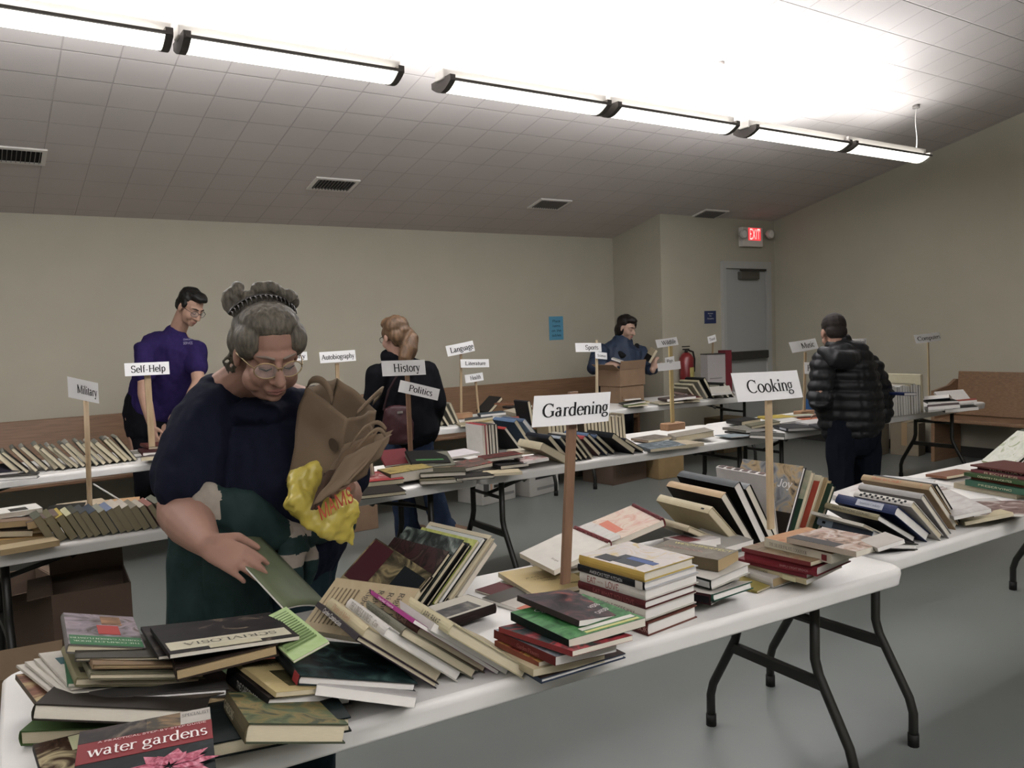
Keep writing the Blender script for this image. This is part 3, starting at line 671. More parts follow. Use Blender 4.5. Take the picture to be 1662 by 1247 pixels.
tube(bm, [sh, sh.lerp(el, .5), el], [.075, .082, .072], 16); tube(bm, [el, el.lerp(wr, .35), el.lerp(wr, .75), wr], [.070, .068, .050, .036], 16)
tip = Y(386, 908, 2.20); hand(bm, wr, (tip-wr), unit(.3, .6, -.75), .38, 1.14, 1, 0, .8)
sh2, el2, wr2 = Y(552, 680, 2.64), Y(556, 800, 2.62), Y(560, 802, 2.40)
tube(bm, [sh2, sh2.lerp(el2, .5), el2], [.08, .08, .068], 14); tube(bm, [el2, el2.lerp(wr2, .5), wr2], [.066, .055, .034], 14)
hand(bm, wr2, Y(556, 792, 2.22)-wr2, unit(-.5, .1, .85), .75, 1.05, 1)
for s in (-1, 1):
    hp = V((.80+s*.10, 2.64, .86)); tube(bm, [hp, V((.79+s*.12, 2.64, .5)), V((.79+s*.12, 2.66, .1)), V((.79+s*.12, 2.62, .05))], [.11, .085, .055, .045], 12)
body = shift(soft(bm, .0045, 5), W0); part('body', body, mat('#a67c68', .55, .07, 14, spec=.2, bump=.06), wm)
face_parts(hm, wm, W0, '#8a7a6c', '#a5685c', 'down', ('#b59a68', .026, 0))
# T-shirt
bm = B()
tor = [(Y(418, 652, 2.615), (.115, .075)), (Y(425, 668, 2.62), (.215, .115)), (Y(432, 705, 2.62), (.245, .165)), (Y(445, 775, 2.61), (.25, .205)), (Y(446, 842, 2.62), (.245, .20)), (Y(442, 872, 2.63), (.24, .195))]
tube(bm, [p for p, _ in tor], [r for _, r in tor], 24, side=SD)
tube(bm, [Y(356, 642, 2.62), sh, sh.lerp(el, .35), sh.lerp(el, .68)], [.07, .090, .100, .106], 18); tube(bm, [Y(510, 668, 2.62), sh2, sh2.lerp(el2, .5), sh2.lerp(el2, .75)], [.085, .095, .095, .095], 18)
ell(bm, Y(434, 670, 2.535), (.12, .07, .045)); ell(bm, Y(470, 660, 2.56), (.07, .06, .05)); me = soft(bm, .007, 6); wrinkle(me, .013, 8, (1.6, 1.6, .5)); wrinkle(me, .005, 22, (1, 1, .45)); me = shift(me, W0); part('t_shirt', me, mat('#181c2c', .9, .1, 50, bump=.3, spec=.08), wm)
# trousers
bm = B(); tube(bm, [Y(440, 860, 2.64), V((.80, 2.64, .86)), V((.79, 2.64, .72))], [(.235, .185), (.235, .18), (.215, .16)], 20, side=SD)
for s in (-1, 1): tube(bm, [V((.79+s*.105, 2.64, .78)), V((.79+s*.115, 2.64, .45)), V((.79+s*.12, 2.65, .09))], [.125, .105, .09], 16)
me = soft(bm, .01, 4); wrinkle(me, .012, 10, (1.3, 1.3, .5)); me = shift(me, W0); part('trousers', me, mat('#20323a', .9, .12, 40, bump=.3, spec=.08), wm)
for s in (-1, 1):
    bm = B(); tube(bm, [V((.79+s*.12, 2.70, .045)), V((.79+s*.12, 2.60, .045)), V((.79+s*.12, 2.50, .035))], [(.045, .045), (.05, .045), (.045, .03)], 14, side=V((1, 0, 0))); part('shoe', shift(soft(bm, .01, 3), W0), mat('#2a2622', .6), wm)
# jacket tied at the waist
TEAL = mat('#1f3634', .7, .15, 30, bump=.4, spec=.15); BEI = mat('#a3988a', .8, .1, 30, bump=.4, spec=.1)
bm = B(); band = [Y(300, 812, 2.54), Y(330, 815, 2.44), Y(400, 838, 2.405), Y(455, 866, 2.40), Y(492, 872, 2.42), Y(560, 850, 2.50)]
tube(bm, band, [(.04, .04), (.06, .045), (.07, .04), (.045, .035), (.04, .04), (.04, .04)], 14, side=V((0, 0, 1)))
tube(bm, [Y(322, 840, 2.56), Y(322, 900, 2.54), Y(325, 985, 2.54), Y(330, 1060, 2.56)], [(.09, .08), (.095, .09), (.10, .10), (.10, .10)], 16, side=SD)
tube(bm, [Y(380, 860, 2.45), Y(385, 930, 2.44), Y(385, 1020, 2.48)], [(.09, .06), (.10, .07), (.10, .07)], 16, side=SD)
me = soft(bm, .008, 4); wrinkle(me, .014, 9, (1.5, 1.5, .5))
def jk(c):
    u = c.dot(V((.8, 0, 0)))-c.z*.25
    if c.z > 1.02 and c.x < .60: return 1
    if c.z > .93 and .79 < c.x < .86: return 1
    return 0
recolor(me, [TEAL, BEI], jk); part('jacket', shift(me, W0), TEAL, wm)
bm = B(); tube(bm, [Y(470, 868, 2.40), Y(478, 890, 2.38), Y(470, 925, 2.38), Y(480, 955, 2.38)], [(.04, .03), (.05, .03), (.04, .025), (.03, .02)], 14, side=SD); tube(bm, [Y(488, 875, 2.42), Y(503, 900, 2.42), Y(498, 945, 2.44)], [.03, .03, .02], 12)
me = soft(bm, .007, 3); wrinkle(me, .010, 16); recolor(me, [TEAL, BEI], lambda c: 1 if (.94 < c.z < 1.0 or .85 < c.z < .89) else 0); part('jacket_sleeve', shift(me, W0), TEAL, wm)
# hair swept up, curls and claw clip
bm = B(); n0 = 0
ell(bm, (0, .030, .052), (.089, .093, .084)); ell(bm, (0, .065, .0), (.08, .06, .075)); ell(bm, (0, .004, .090), (.080, .074, .048)); ell(bm, (-.062, .045, .015), (.032, .05, .05)); ell(bm, (.062, .045, .015), (.032, .05, .05)); ell(bm, (-.062, -.02, .045), (.034, .05, .05)); ell(bm, (.062, -.02, .045), (.034, .05, .05))
ell(bm, (0, .09, .085), (.07, .05, .05)); rnd = random.Random(4)
for k in range(9):
    a = -1.3+2.6*k/8; c = V((.082*math.sin(a), .085+.015*math.cos(a*2), .088+.034*math.cos(a)))
    pts = [c+V((.022*math.cos(t)*(.6+.4*(k % 2)), .016*math.sin(t*.7), .020*math.sin(t)+.012)) for t in [j*.75+k for j in range(7)]]
    tube(bm, pts, [.010+.004*(k % 3)]*7, 8)
for k in range(4): tube(bm, [V((-.078+.01*k, .05, -.02-.012*k)), V((-.10+.012*k, .06, -.05-.012*k)), V((-.085+.01*k, .05, -.085))], [.008, .005, .002], 6)
local(bm, 0, hm); me = soft(bm, .004, 3); wrinkle(me, .0022, 60, (1, 1, .35)); part('hair', shift(me, W0), mat('#5f594c', .55, .5, 12, bump=.9, spec=.3, stretch=(9, 9, 2.5)), wm)
bm = B()
for k in range(17):
    a = -1.15+2.3*k/16; c = V((.092*math.sin(a), .05-.01*math.cos(a), .062+.076*math.cos(a)))
    tube(bm, [c+V((0, .012, .004)), c+V((0, -.006, .010)), c+V((0, -.018, .002))], [.003, .0026, .0014], 6)
tube(bm, [V((.094*math.sin(a), .056, .066+.076*math.cos(a))) for a in [-1.2+2.4*k/16 for k in range(17)]], .0045, 6)
local(bm, 0, hm); bm_shift(bm, W0); part('claw_clip', bm, mat('#2a2420', .25, spec=.6), wm, True)

# booklet in her hand
bk = thing('booklet', 'thin olive green booklet held open in the right hand of the grey-haired woman', 'booklet', Y(385, 893, 2.235))
L0 = bk.matrix_world.translation.copy(); A_, B2, C_, D_ = Y(367, 886, 2.25), Y(425, 873, 2.36), Y(540, 989, 2.22), Y(462, 988, 2.04)
PO = (B2-A_).cross(D_-A_).normalized(); PO = PO*(.0035 if PO.dot(IV)-PO.z > 0 else -.0035)
bm = B(); sheet(bm, gridq(A_-L0, B2-L0, C_-L0, D_-L0, 8, 8, lambda u, v: V((0, 0, .012*math.sin(math.pi*u)))), .0012); part('cover', bm, mat('#64704e', .5, .12, 14, spec=.3), bk, True)
bm = B(); sheet(bm, gridq(A_-L0+PO, B2-L0+PO, C_-L0+PO, D_-L0+PO, 8, 8, lambda u, v: V((0, 0, .012*math.sin(math.pi*u)))), .004); part('page_block', bm, M_PAGE[2], bk, True)

# paper bags and the yellow plastic bag
M_PB = mat('#7c6850', .75, .12, 7, bump=.25, spec=.2); M_PB2 = mat('#6f5a42', .8, .12, 7, bump=.25, spec=.2); M_PBI = mat('#5b452e', .9)
gb = thing('paper_bag', 'large open brown paper grocery bag tucked under the arm of the grey-haired woman', 'paper bag', Y(540, 730, 2.34)); L0 = gb.matrix_world.translation.copy()
tl, tr, br_, bl = Y(494, 626, 2.34), Y(564, 682, 2.20), Y(548, 782, 2.24), Y(464, 782, 2.37)          # front wide face
off2 = Y(612, 668, 2.36)-Y(563, 680, 2.20)
def crum(a, sc): return lambda u, v: V((noise.noise(V((u*sc, v*sc, a)))*.007, noise.noise(V((u*sc+9, v*sc, a)))*.007, noise.noise(V((u*sc, v*sc+7, a)))*.005))
def crease(g, amp=.011, sc=13):
    return [[p+V((noise.noise(p*sc), noise.noise(p*sc+V((5, 5, 5))), noise.noise(p*sc+V((9, 1, 4)))))*amp for p in r] for r in g]
c8 = [p-L0 for p in (tl, tr, br_, bl)]; b8 = [p+(off2+V((.0, 0, .01)) if i < 2 else off2*.8) for i, p in enumerate(c8)]
bm = B()
for q, a in (((c8[0], c8[1], c8[2], c8[3]), 1), ((b8[1], b8[0], b8[3], b8[2]), 2), ((b8[0], c8[0], c8[3], b8[3]), 3), ((c8[1], b8[1], b8[2], c8[2]), 4), ((c8[3], c8[2], b8[2], b8[3]), 5)): sheet(bm, crease(gridq(*q, 16, 14)), .002, smooth=False)
part('bag_body', bm, M_PB, gb, True)
for o_, nm in ((V((0, 0, 0)), 0), (off2, 1)):
    a_, b_ = (c8[0].lerp(c8[1], .06), c8[0].lerp(c8[1], .62)) if nm == 0 else (c8[1].lerp(b8[1], .25), b8[1].lerp(b8[0], .12)); g = []
    upv = V((.0, -.03, .035)) if nm == 0 else V((.05, -.01, .05))
    for i in range(13):
        t = i/12; p = a_.lerp(b_, t)+upv*math.sin(math.pi*t)**.6*1.0; g.append([p, p+V((0.008, 0, .02))])
    bm = B(); sheet(bm, g, .003); part('handle', bm, M_PB, gb, True)
bm = B(); p = (c8[0]*.15+c8[1]*.85)*.55+(c8[3]*.15+c8[2]*.85)*.45; ex = (c8[1]-c8[0]).normalized(); ez = (c8[0]-c8[3]).normalized(); nn = ex.cross(ez)*1
if nn.y > 0: nn = -nn
bm.faces.new([bm.verts.new(p+ex*.02*math.cos(a)+ez*.017*math.sin(a)+nn*.012) for a in [2*math.pi*k/20 for k in range(20)]]); part('printed_mark', bm, mat('#453624', .8), gb)
fbn = [('folded brown paper bag, nearest of the bundle under the large open bag', Y(508, 820, 2.16), Y(560, 742, 2.13), Y(636, 705, 2.11), Y(566, 786, 2.11), M_PB), ('folded brown paper bag in the middle of the bundle under the open bag', Y(516, 812, 2.19), Y(556, 735, 2.18), Y(612, 700, 2.18), Y(596, 770, 2.15), M_PB2),
       ('folded brown paper bag at the back of the bundle, with a pointed corner', Y(520, 800, 2.22), Y(556, 722, 2.22), Y(638, 698, 2.21), Y(618, 742, 2.19), M_PB), ('dark folded paper bag edge at the left of the bundle', Y(505, 828, 2.18), Y(526, 768, 2.19), Y(545, 762, 2.18), Y(520, 826, 2.16), mat('#4a3626', .85))]
for i, (lb, a, b_, c, d, m) in enumerate(fbn):
    t = thing('folded_paper_bag', lb, 'paper bag', a.lerp(c, .5), 'folded paper bags in the bundle'); L0 = t.matrix_world.translation.copy()
    bm = B(); sheet(bm, gridq(a-L0, b_-L0, c-L0, d-L0, 10, 10, crum(i+11, 3)), .007); part('bag_panel', bm, m, t, True)
    if i < 3:
        g = []; u1, u2 = b_.lerp(c, .2)-L0, b_.lerp(c, .85)-L0
        for k in range(11): q = u1.lerp(u2, k/10)+V((.01, -.01, .035))*math.sin(math.pi*k/10); g.append([q, q+V((.004, 0, .012))])
        bm = B(); sheet(bm, g, .002); part('handle', bm, M_PB, t, True)
yb = thing('plastic_bag', 'crumpled yellow plastic shopping bag with orange-red lettering under the paper bags', 'plastic bag', Y(530, 815, 2.22)); L0 = yb.matrix_world.translation.copy()
M_YB = mat('#c9b62a', .35, .12, 14, spec=.5, bump=.4)
bm = B()
def yc(px, py, y): return Y(px, py, y)-L0
tube(bm, [yc(530, 760, 2.30), yc(492, 785, 2.29), yc(485, 812, 2.27), yc(512, 838, 2.25)], [(.035, .02), (.05, .035), (.055, .04), (.04, .03)], 14)
tube(bm, [yc(505, 830, 2.24), yc(540, 842, 2.2), yc(562, 868, 2.2), yc(573, 884, 2.2)], [(.045, .02), (.06, .022), (.035, .012), (.006, .004)], 14, side=V((.7, 0, .7)))
tube(bm, [yc(556, 800, 2.2), yc(565, 825, 2.19), yc(566, 850, 2.2)], [(.03, .012), (.038, .014), (.03, .012)], 12); tube(bm, [yc(560, 835, 2.2), yc(582, 838, 2.2)], [.016, .004], 8)
me = soft(bm, .006, 2)
wrinkle(me, .010, 22, (1, 1, 1)); wrinkle(me, .004, 60)
def yr(c):
    w_ = c+L0; px = CAM_R.transposed() @ (w_-O0); x_, y_ = CX+FOC*px.x/-px.z, CY-FOC*px.y/-px.z
    return 0
part('bag_body', me, M_YB, yb)
tb, wdt = text_bm('MAMS', True, 15); o_ = yc(520, 846, 2.15); e1 = yc(574, 812, 2.145)-o_; e2 = V((0, 0, .045))+e1.normalized()*-.01
for v in tb.verts: v.co = o_+e1*(v.co.x/wdt)+e2*(v.co.y/.66)+V((0, -.006*math.sin(v.co.x*3), 0))
part('lettering', tb, mat('#c0442a', .4), yb)
# --- man in the purple T-shirt
SK = '#b58c74'
def garment(name, bm, m, par, off, vox=.012, amp=.012, sc=9, it=4, st=(1.3, 1.3, .6), ridge=None):
    me = soft(bm, vox, it); wrinkle(me, amp, sc, st, ridge); return part(name, shift(me, off), m, par)
W0 = V((1.28, 6.98, 0)); mn = thing('person', 'man in a purple T-shirt and dark glasses leaning over the far row of books', 'person', W0)
SD = IR.copy(); hm = head_frame(Y(309, 499, 6.60), unit(.72, -.42, -.50), 6, 1.08)
bm = B(); head_forms(bm, hm); nb = Y(288, 538, 6.74); tube(bm, [nb-V((0, 0, .05)), nb, hm @ V((0, .03, -.04))], [.085, .066, .06], 14)
s1, e1_, w1 = Y(236, 566, 6.74), Y(234, 640, 6.62), Y(247, 692, 6.45); s2, e2_, w2 = Y(317, 566, 6.66), Y(322, 622, 6.50), Y(300, 662, 6.35)
hips = Y(232, 672, 6.98); tube(bm, [Y(277, 575, 6.76), Y(262, 610, 6.86), hips], [(.13, .07), (.13, .09), (.13, .09)], 16, side=SD)
for s_, e_, w_, th in ((s1, e1_, w1, 1), (s2, e2_, w2, -1)):
    tube(bm, [s_.lerp(e_, .15), s_.lerp(e_, .5), e_], [.05, .05, .047], 12); tube(bm, [e_, e_.lerp(w_, .4), w_], [.047, .044, .030], 12)
    hand(bm, w_, V((.1, -.35, -.9)) if th > 0 else unit(-.6, -.3, -.5), unit(.4, .6, 0), .35, 1.0, th)
for s in (-1, 1): tube(bm, [hips+SD*s*.09, V((1.28+s*.1, 6.98, .45)), V((1.28+s*.1, 7.0, .05))], [.07, .06, .045], 10)
part('body', shift(soft(bm, .007, 4), W0), mat(SK, .55, .05, 14, spec=.25), mn); face_parts(hm, mn, W0, '#1c1614', '#9a6458', 'down', ('#1c1a1a', .024, 0))
bm = B(); tube(bm, [Y(284, 545, 6.74), Y(277, 560, 6.75), Y(270, 590, 6.80), Y(258, 640, 6.93), Y(244, 662, 6.98)], [(.10, .08), (.225, .12), (.23, .14), (.19, .15), (.18, .15)], 22, side=SD)
for s_, e_ in ((s1, e1_), (s2, e2_)): tube(bm, [s_.lerp(Y(277, 560, 6.74), .3), s_, s_.lerp(e_, .55)], [.075, .085, .078], 16)
tube(bm, [Y(240, 590, 6.85), Y(228, 640, 7.0), Y(226, 660, 7.02)], [.09, .09, .08], 14)
garment('t_shirt', bm, mat('#2e2256', .9, .1, 40, bump=.3, spec=.08), mn, W0)
bm = B(); p = Y(309, 546, 6.62)-W0
lettering('COMMUNITY', mn, Matrix.Translation(Y(305, 551, 6.555)-W0) @ Matrix.Rotation(math.radians(-34), 4, 'Z') @ RXZ, .012, '#b9b4cc', True, .07); lettering('SERVICE', mn, Matrix.Translation(Y(305, 557, 6.553)-W0) @ Matrix.Rotation(math.radians(-34), 4, 'Z') @ RXZ, .018, '#b9b4cc', True, .07)
bm.free(); bm = B(); tube(bm, [Y(240, 652, 6.99), Y(236, 675, 7.0), Y(236, 695, 7.0)], [(.175, .135), (.18, .14), (.16, .13)], 18, side=SD)
for s in (-1, 1): tube(bm, [V((1.28+s*.09, 7.0, .82)), V((1.28+s*.1, 6.99, .45)), V((1.28+s*.1, 7.0, .07))], [.095, .08, .065], 14)
garment('trousers', bm, mat('#15161c', .85, .1, 30, bump=.2, spec=.1), mn, W0)
for s in (-1, 1): bm = B(); tube(bm, [V((1.28+s*.1, 7.06, .04)), V((1.28+s*.1, 6.86, .035))], [(.045, .04), (.045, .03)], 12, side=V((1, 0, 0))); part('shoe', shift(soft(bm, .012, 2), W0), mat('#141414', .5), mn)
bm = B(); ell(bm, (0, .03, .055), (.084, .092, .082)); ell(bm, (0, .06, .0), (.078, .055, .07)); ell(bm, (0, -.03, .098), (.066, .07, .038)); ell(bm, (0, -.072, .098), (.05, .03, .026)); ell(bm, (-.07, 0, .025), (.014, .03, .035)); ell(bm, (.07, 0, .025), (.014, .03, .035)); local(bm, 0, hm)
me = soft(bm, .007, 2); wrinkle(me, .005, 30); part('hair', shift(me, W0), mat('#15120f', .5, .3, 12, bump=.6), mn)

# --- woman with a ponytail, seen from behind
W0 = V((2.72, 5.28, 0)); pw = thing('person', 'woman with a long blond-brown ponytail and black coat seen from behind', 'person', W0)
hm = head_frame(Y(641, 546, 5.20), unit(-.62, .70, -.18), 0, 1.05); bm = B(); head_forms(bm, hm); nb = Y(652, 588, 5.24); tube(bm, [nb-V((0, 0, .06)), hm @ V((0, .03, -.04))], [.07, .055], 12)
s1, e1_, w1 = Y(615, 608, 5.24), Y(606, 655, 5.26), Y(612, 690, 5.42); s2, e2_, w2 = Y(692, 606, 5.16), Y(708, 655, 5.14), Y(700, 695, 5.30)
for s_, e_, w_, th in ((s1, e1_, w1, 1), (s2, e2_, w2, -1)):
    tube(bm, [s_, e_], [.06, .05], 10); tube(bm, [e_, w_], [.05, .032], 10); hand(bm, w_, V((0, .9, -.2)), V((0, 0, -1)), .4, .92, th)
tube(bm, [Y(653, 612, 5.22), Y(655, 660, 5.24), Y(660, 715, 5.25)], [(.11, .07), (.12, .08), (.12, .08)], 14, side=IR)
f1, f2 = onz(663, 876, 0), onz(722, 872, 0)
for k, f_ in ((-1, f1), (1, f2)): tube(bm, [Y(665+k*18, 720, 5.25), (Y(665+k*18, 720, 5.25)+f_)/2, f_+V((0, 0, .06))], [.06, .045, .04], 10)
part('body', shift(soft(bm, .008, 3), W0), mat('#b98d78', .6, .05, 14), pw); face_parts(hm, pw, W0, '#6a5540', '#a0685c', None, ('#3a302a', .023, 0))
bm = B(); tube(bm, [Y(652, 583, 5.23), Y(653, 598, 5.23), Y(655, 630, 5.23), Y(658, 670, 5.24), Y(662, 702, 5.25)], [(.09, .08), (.215, .12), (.225, .14), (.22, .15), (.235, .16)], 22, side=IR)
for s_, e_, w_ in ((s1, e1_, w1), (s2, e2_, w2)): tube(bm, [s_, e_, w_], [.085, .075, .06], 14)
ell(bm, Y(640, 580, 5.24), (.1, .09, .07)); garment('coat', bm, mat('#121318', .9, .2, 30, bump=.3, spec=.08), pw, W0, amp=.016, sc=8)
bm = B(); tube(bm, [Y(662, 700, 5.25), Y(664, 722, 5.25), Y(664, 735, 5.25)], [(.18, .13), (.18, .13), (.16, .12)], 16, side=IR)
for k, f_ in ((-1, f1), (1, f2)): a = Y(664+k*18, 725, 5.25); tube(bm, [a, a.lerp(f_, .5), a.lerp(f_, .82), f_+V((0, 0, .05))], [.098, .082, .085, .10], 14)
garment('jeans', bm, mat('#2c3a52', .9, .18, 18, bump=.4, spec=.08), pw, W0)
for k, f_ in ((-1, f1), (1, f2)):
    d = unit(1, -.1, 0) if k > 0 else unit(.5, .8, 0); bm = B(); tube(bm, [f_+V((0, 0, .055))-d*.04, f_+V((0, 0, .055))+d*.06, f_+d*.17+V((0, 0, .04))], [(.045, .05), (.05, .05), (.045, .035)], 12, side=V((-d.y, d.x, 0))); part('boot', shift(soft(bm, .01, 2), W0), mat('#6a4f38', .7, .15, 20), pw)
bm = B(); ell(bm, (0, .03, .055), (.086, .094, .082)); ell(bm, (0, .06, -.01), (.08, .06, .075)); ell(bm, (0, -.02, .09), (.07, .075, .045)); ell(bm, (-.06, .0, .02), (.03, .05, .05)); ell(bm, (.06, .0, .02), (.03, .05, .05)); local(bm, 0, hm)
pt = [Y(662, 538, 5.13), Y(668, 548, 5.10), Y(664, 566, 5.08), Y(657, 584, 5.07), Y(652, 592, 5.08)]; tube(bm, [hm @ V((0, .09, .02))]+pt, [.04, .035, .05, .062, .05, .025], 14)
me = soft(bm, .007, 2); wrinkle(me, .006, 26, (1, 1, .3)); part('hair', shift(me, W0), mat('#64492e', .5, .4, 9, bump=.9, stretch=(6, 6, 1)), pw)
bm = B(); tube(bm, [V((math.cos(a)*.034, 0, math.sin(a)*.034)) for a in [2*math.pi*k/12 for k in range(13)]], .007, 6, cap=False); bmesh.ops.transform(bm, verts=bm.verts, matrix=Matrix.Translation(pt[0].lerp(pt[1], .2)-W0) @ Matrix.Rotation(.9, 4, 'Z')); part('hair_tie', bm, mat('#1c1418', .7), pw, True)
p = Y(645, 686, 5.08); t = thing('handbag', 'dark maroon handbag hanging behind the ponytailed woman', 'handbag', p-V((0, 0, .12)))
bm = B(); tube(bm, [V((-.0, 0, .0)), V((0, 0, .12)), V((0, 0, .21))], [(.11, .035), (.11, .04), (.09, .03)], 16, side=IR); me = soft(bm, .01, 2); wrinkle(me, .006, 14); part('pouch', me, mat('#3a161c', .5, .1, 20), t)
bm = B(); tube(bm, [IR*-.09+V((0, 0, .21)), IR*-.05+V((0, .0, .34)), IR*.08+V((0, 0, .55))], .008, 8); part('strap', bm, mat('#2a1216', .6), t, True); bm = B(); box(bm, (-.02, -.05, .185), (.02, -.045, .2)); part('metal_tab', bm, mat('#b0aca4', .3, metal=.7), t)

# --- person in the blue jacket by the cardboard box
W0 = V((6.12, 6.98, 0)); bj = thing('person', 'dark-haired person in a blue jacket sorting books at the cardboard boxes', 'person', W0)
hm = head_frame(Y(1017, 532, 6.86), unit(.62, -.62, -.28), 0, 1.05); bm = B(); head_forms(bm, hm); nb = Y(1012, 556, 6.92); tube(bm, [nb-V((0, 0, .08)), hm @ V((0, .03, -.04))], [.075, .06], 12)
s1, e1_, w1 = Y(975, 570, 6.92), Y(964, 598, 6.80), Y(984, 594, 6.62); s2, e2_, w2 = Y(1038, 572, 6.88), Y(1053, 598, 6.72), Y(1060, 600, 6.50)
for s_, e_, w_, d, th in ((s1, e1_, w1, unit(.9, -.3, .2), 1), (s2, e2_, w2, unit(.1, -.2, .9), -1)):
    tube(bm, [s_, e_], [.06, .05], 10); tube(bm, [e_, w_], [.05, .032], 10); hand(bm, w_, d, unit(.3, .5, -.6), .5, 1.0, th)
tube(bm, [Y(1008, 580, 6.93), Y(1004, 630, 6.96)], [(.13, .08), (.13, .09)], 14, side=IR)
for s in (-1, 1): tube(bm, [V((6.12+s*.1, 6.98, .8)), V((6.12+s*.1, 6.98, .45)), V((6.12+s*.1, 6.98, .06))], [.07, .06, .045], 10)
part('body', shift(soft(bm, .008, 3), W0), mat('#c09a84', .6, .05, 14), bj); face_parts(hm, bj, W0, '#2a1e18', '#a8645c', 'down')
bm = B(); tube(bm, [Y(1010, 556, 6.92), Y(1008, 566, 6.92), Y(1006, 590, 6.93), Y(1004, 612, 6.95)], [(.12, .10), (.24, .14), (.25, .16), (.24, .16)], 20, side=IR)
for s_, e_, w_ in ((s1, e1_, w1), (s2, e2_, w2)): tube(bm, [s_, e_, e_.lerp(w_, .75)], [.09, .085, .06], 14)
garment('jacket', bm, mat('#283850', .6, .12, 20, bump=.3), bj, W0, amp=.018, sc=8)
bm = B(); tube(bm, [Y(998, 568, 6.90), Y(1010, 578, 6.82), Y(1022, 579, 6.81), Y(1032, 571, 6.84), Y(1034, 562, 6.90)], [.04, .045, .045, .045, .035], 12); tube(bm, [Y(996, 562, 6.97), Y(1003, 556, 7.0), Y(1020, 556, 7.01)], [.04, .045, .04], 12); garment('collar', bm, mat('#101014', .9, .2, 30), bj, W0, amp=.008)
bm = B(); tube(bm, [Y(1000, 608, 6.95), Y(998, 650, 6.97)], [(.21, .16), (.18, .14)], 18, side=IR)
for s in (-1, 1): tube(bm, [V((6.12+s*.09, 6.98, .85)), V((6.12+s*.1, 6.98, .45)), V((6.12+s*.1, 6.98, .07))], [.11, .085, .07], 12)
garment('trousers', bm, mat('#12141c', .9, .1, 30), bj, W0)
for s in (-1, 1): bm = B(); tube(bm, [V((6.12+s*.1, 7.04, .04)), V((6.12+s*.1, 6.86, .035))], [(.045, .04), (.045, .03)], 12, side=V((1, 0, 0))); part('shoe', shift(soft(bm, .012, 2), W0), mat('#141414', .5), bj)
bm = B(); ell(bm, (0, .03, .055), (.09, .096, .084)); ell(bm, (-.05, .04, -.02), (.045, .06, .085)); ell(bm, (.06, .03, -.02), (.035, .05, .08)); ell(bm, (0, .075, -.04), (.075, .05, .09)); ell(bm, (0, -.03, .092), (.07, .07, .04)); ell(bm, (.072, -.035, .03), (.018, .03, .05)); local(bm, 0, hm)
me = soft(bm, .008, 2); wrinkle(me, .008, 20, (1, 1, .4)); part('hair', shift(me, W0), mat('#1d1613', .5, .3, 9, bump=.7), bj)
a = Y(1056, 590, 6.46); book('small book held up in the right hand of the person in blue', basis(a, unit(.5, -.1, .85), unit(-.3, .9, .2)), .15, .12, .03, '#b9a988', page=1, hard=False, patches=[(.0, 0, .5, 1, '#1c1a1a')])
a = Y(992, 584, 6.56); book('white book held in the left hand over the open box', basis(a, unit(.9, -.2, -.35), unit(.2, .9, .0)), .17, .14, .022, '#d8d4cc', page=2)

# --- boy in the black puffer jacket
W0 = V((5.08, 3.36, 0)); by = thing('person', 'boy with short dark hair in a black puffer jacket seen from behind', 'person', W0)
hm = head_frame(Y(1353, 540, 3.42), unit(.05, 1, -.35), 0, 1.0); bm = B(); head_forms(bm, hm); nb = Y(1358, 566, 3.38); tube(bm, [nb-V((0, 0, .06)), hm @ V((0, .03, -.04))], [.06, .05], 12)
s1, e1_, w1 = Y(1336, 592, 3.36), Y(1330, 645, 3.34), Y(1342, 672, 3.58); s2, e2_, w2 = Y(1412, 596, 3.34), Y(1432, 640, 3.36), Y(1415, 668, 3.58)
for s_, e_, w_, th in ((s1, e1_, w1, -1), (s2, e2_, w2, 1)):
    tube(bm, [s_, e_], [.05, .042], 10); tube(bm, [e_, w_], [.034, .026], 10); hand(bm, w_, V((0, .95, -.1)), V((0, 0, -1)), .3, .9, th)
tube(bm, [Y(1372, 590, 3.36), Y(1378, 690, 3.34)], [(.13, .09), (.13, .09)], 14, side=IR)
gx = Y(1385, 700, 3.32); l1, l2 = Y(1364, 780, 3.34), Y(1407, 780, 3.30)
for a in (l1, l2): tube(bm, [V((a.x, a.y, .75)), V((a.x, a.y, .4)), V((a.x, a.y, .06))], [.07, .055, .04], 10)
part('body', shift(soft(bm, .0075, 3), W0), mat('#ab8069', .6, .05, 14), by)
def ridge(co): return .013*abs(math.sin((co.z+co.x*.05)*math.pi/.068))-.006
bm = B(); tube(bm, [Y(1362, 563, 3.38), Y(1368, 575, 3.37), Y(1372, 600, 3.36), Y(1378, 650, 3.34), Y(1382, 688, 3.33)], [(.10, .08), (.175, .11), (.205, .14), (.22, .155), (.215, .15)], 24, side=IR)
for s_, e_, w_ in ((s1, e1_, w1), (s2, e2_, w2)): tube(bm, [s_, e_, w_], [.085, .078, .055], 16)
tube(bm, [Y(1425, 640, 3.36), Y(1432, 672, 3.36)], [.08, .07], 12)
garment('puffer_jacket', bm, mat('#17181b', .5, .15, 18, bump=.25, spec=.3), by, W0, vox=.007, amp=.007, sc=12, it=3, ridge=ridge)
bm = B(); tube(bm, [Y(1335, 570, 3.34), Y(1352, 582, 3.27), Y(1374, 586, 3.25), Y(1392, 576, 3.30), Y(1398, 566, 3.36)], [.035, .06, .065, .055, .03], 14); ell(bm, Y(1366, 570, 3.34), (.12, .09, .06)); garment('hood', bm, mat('#1b1c1f', .55, .15, 18, bump=.25), by, W0, vox=.008, amp=.008)
bm = B(); tube(bm, [Y(1384, 680, 3.33), Y(1385, 715, 3.32)], [(.175, .12), (.17, .12)], 18, side=IR)
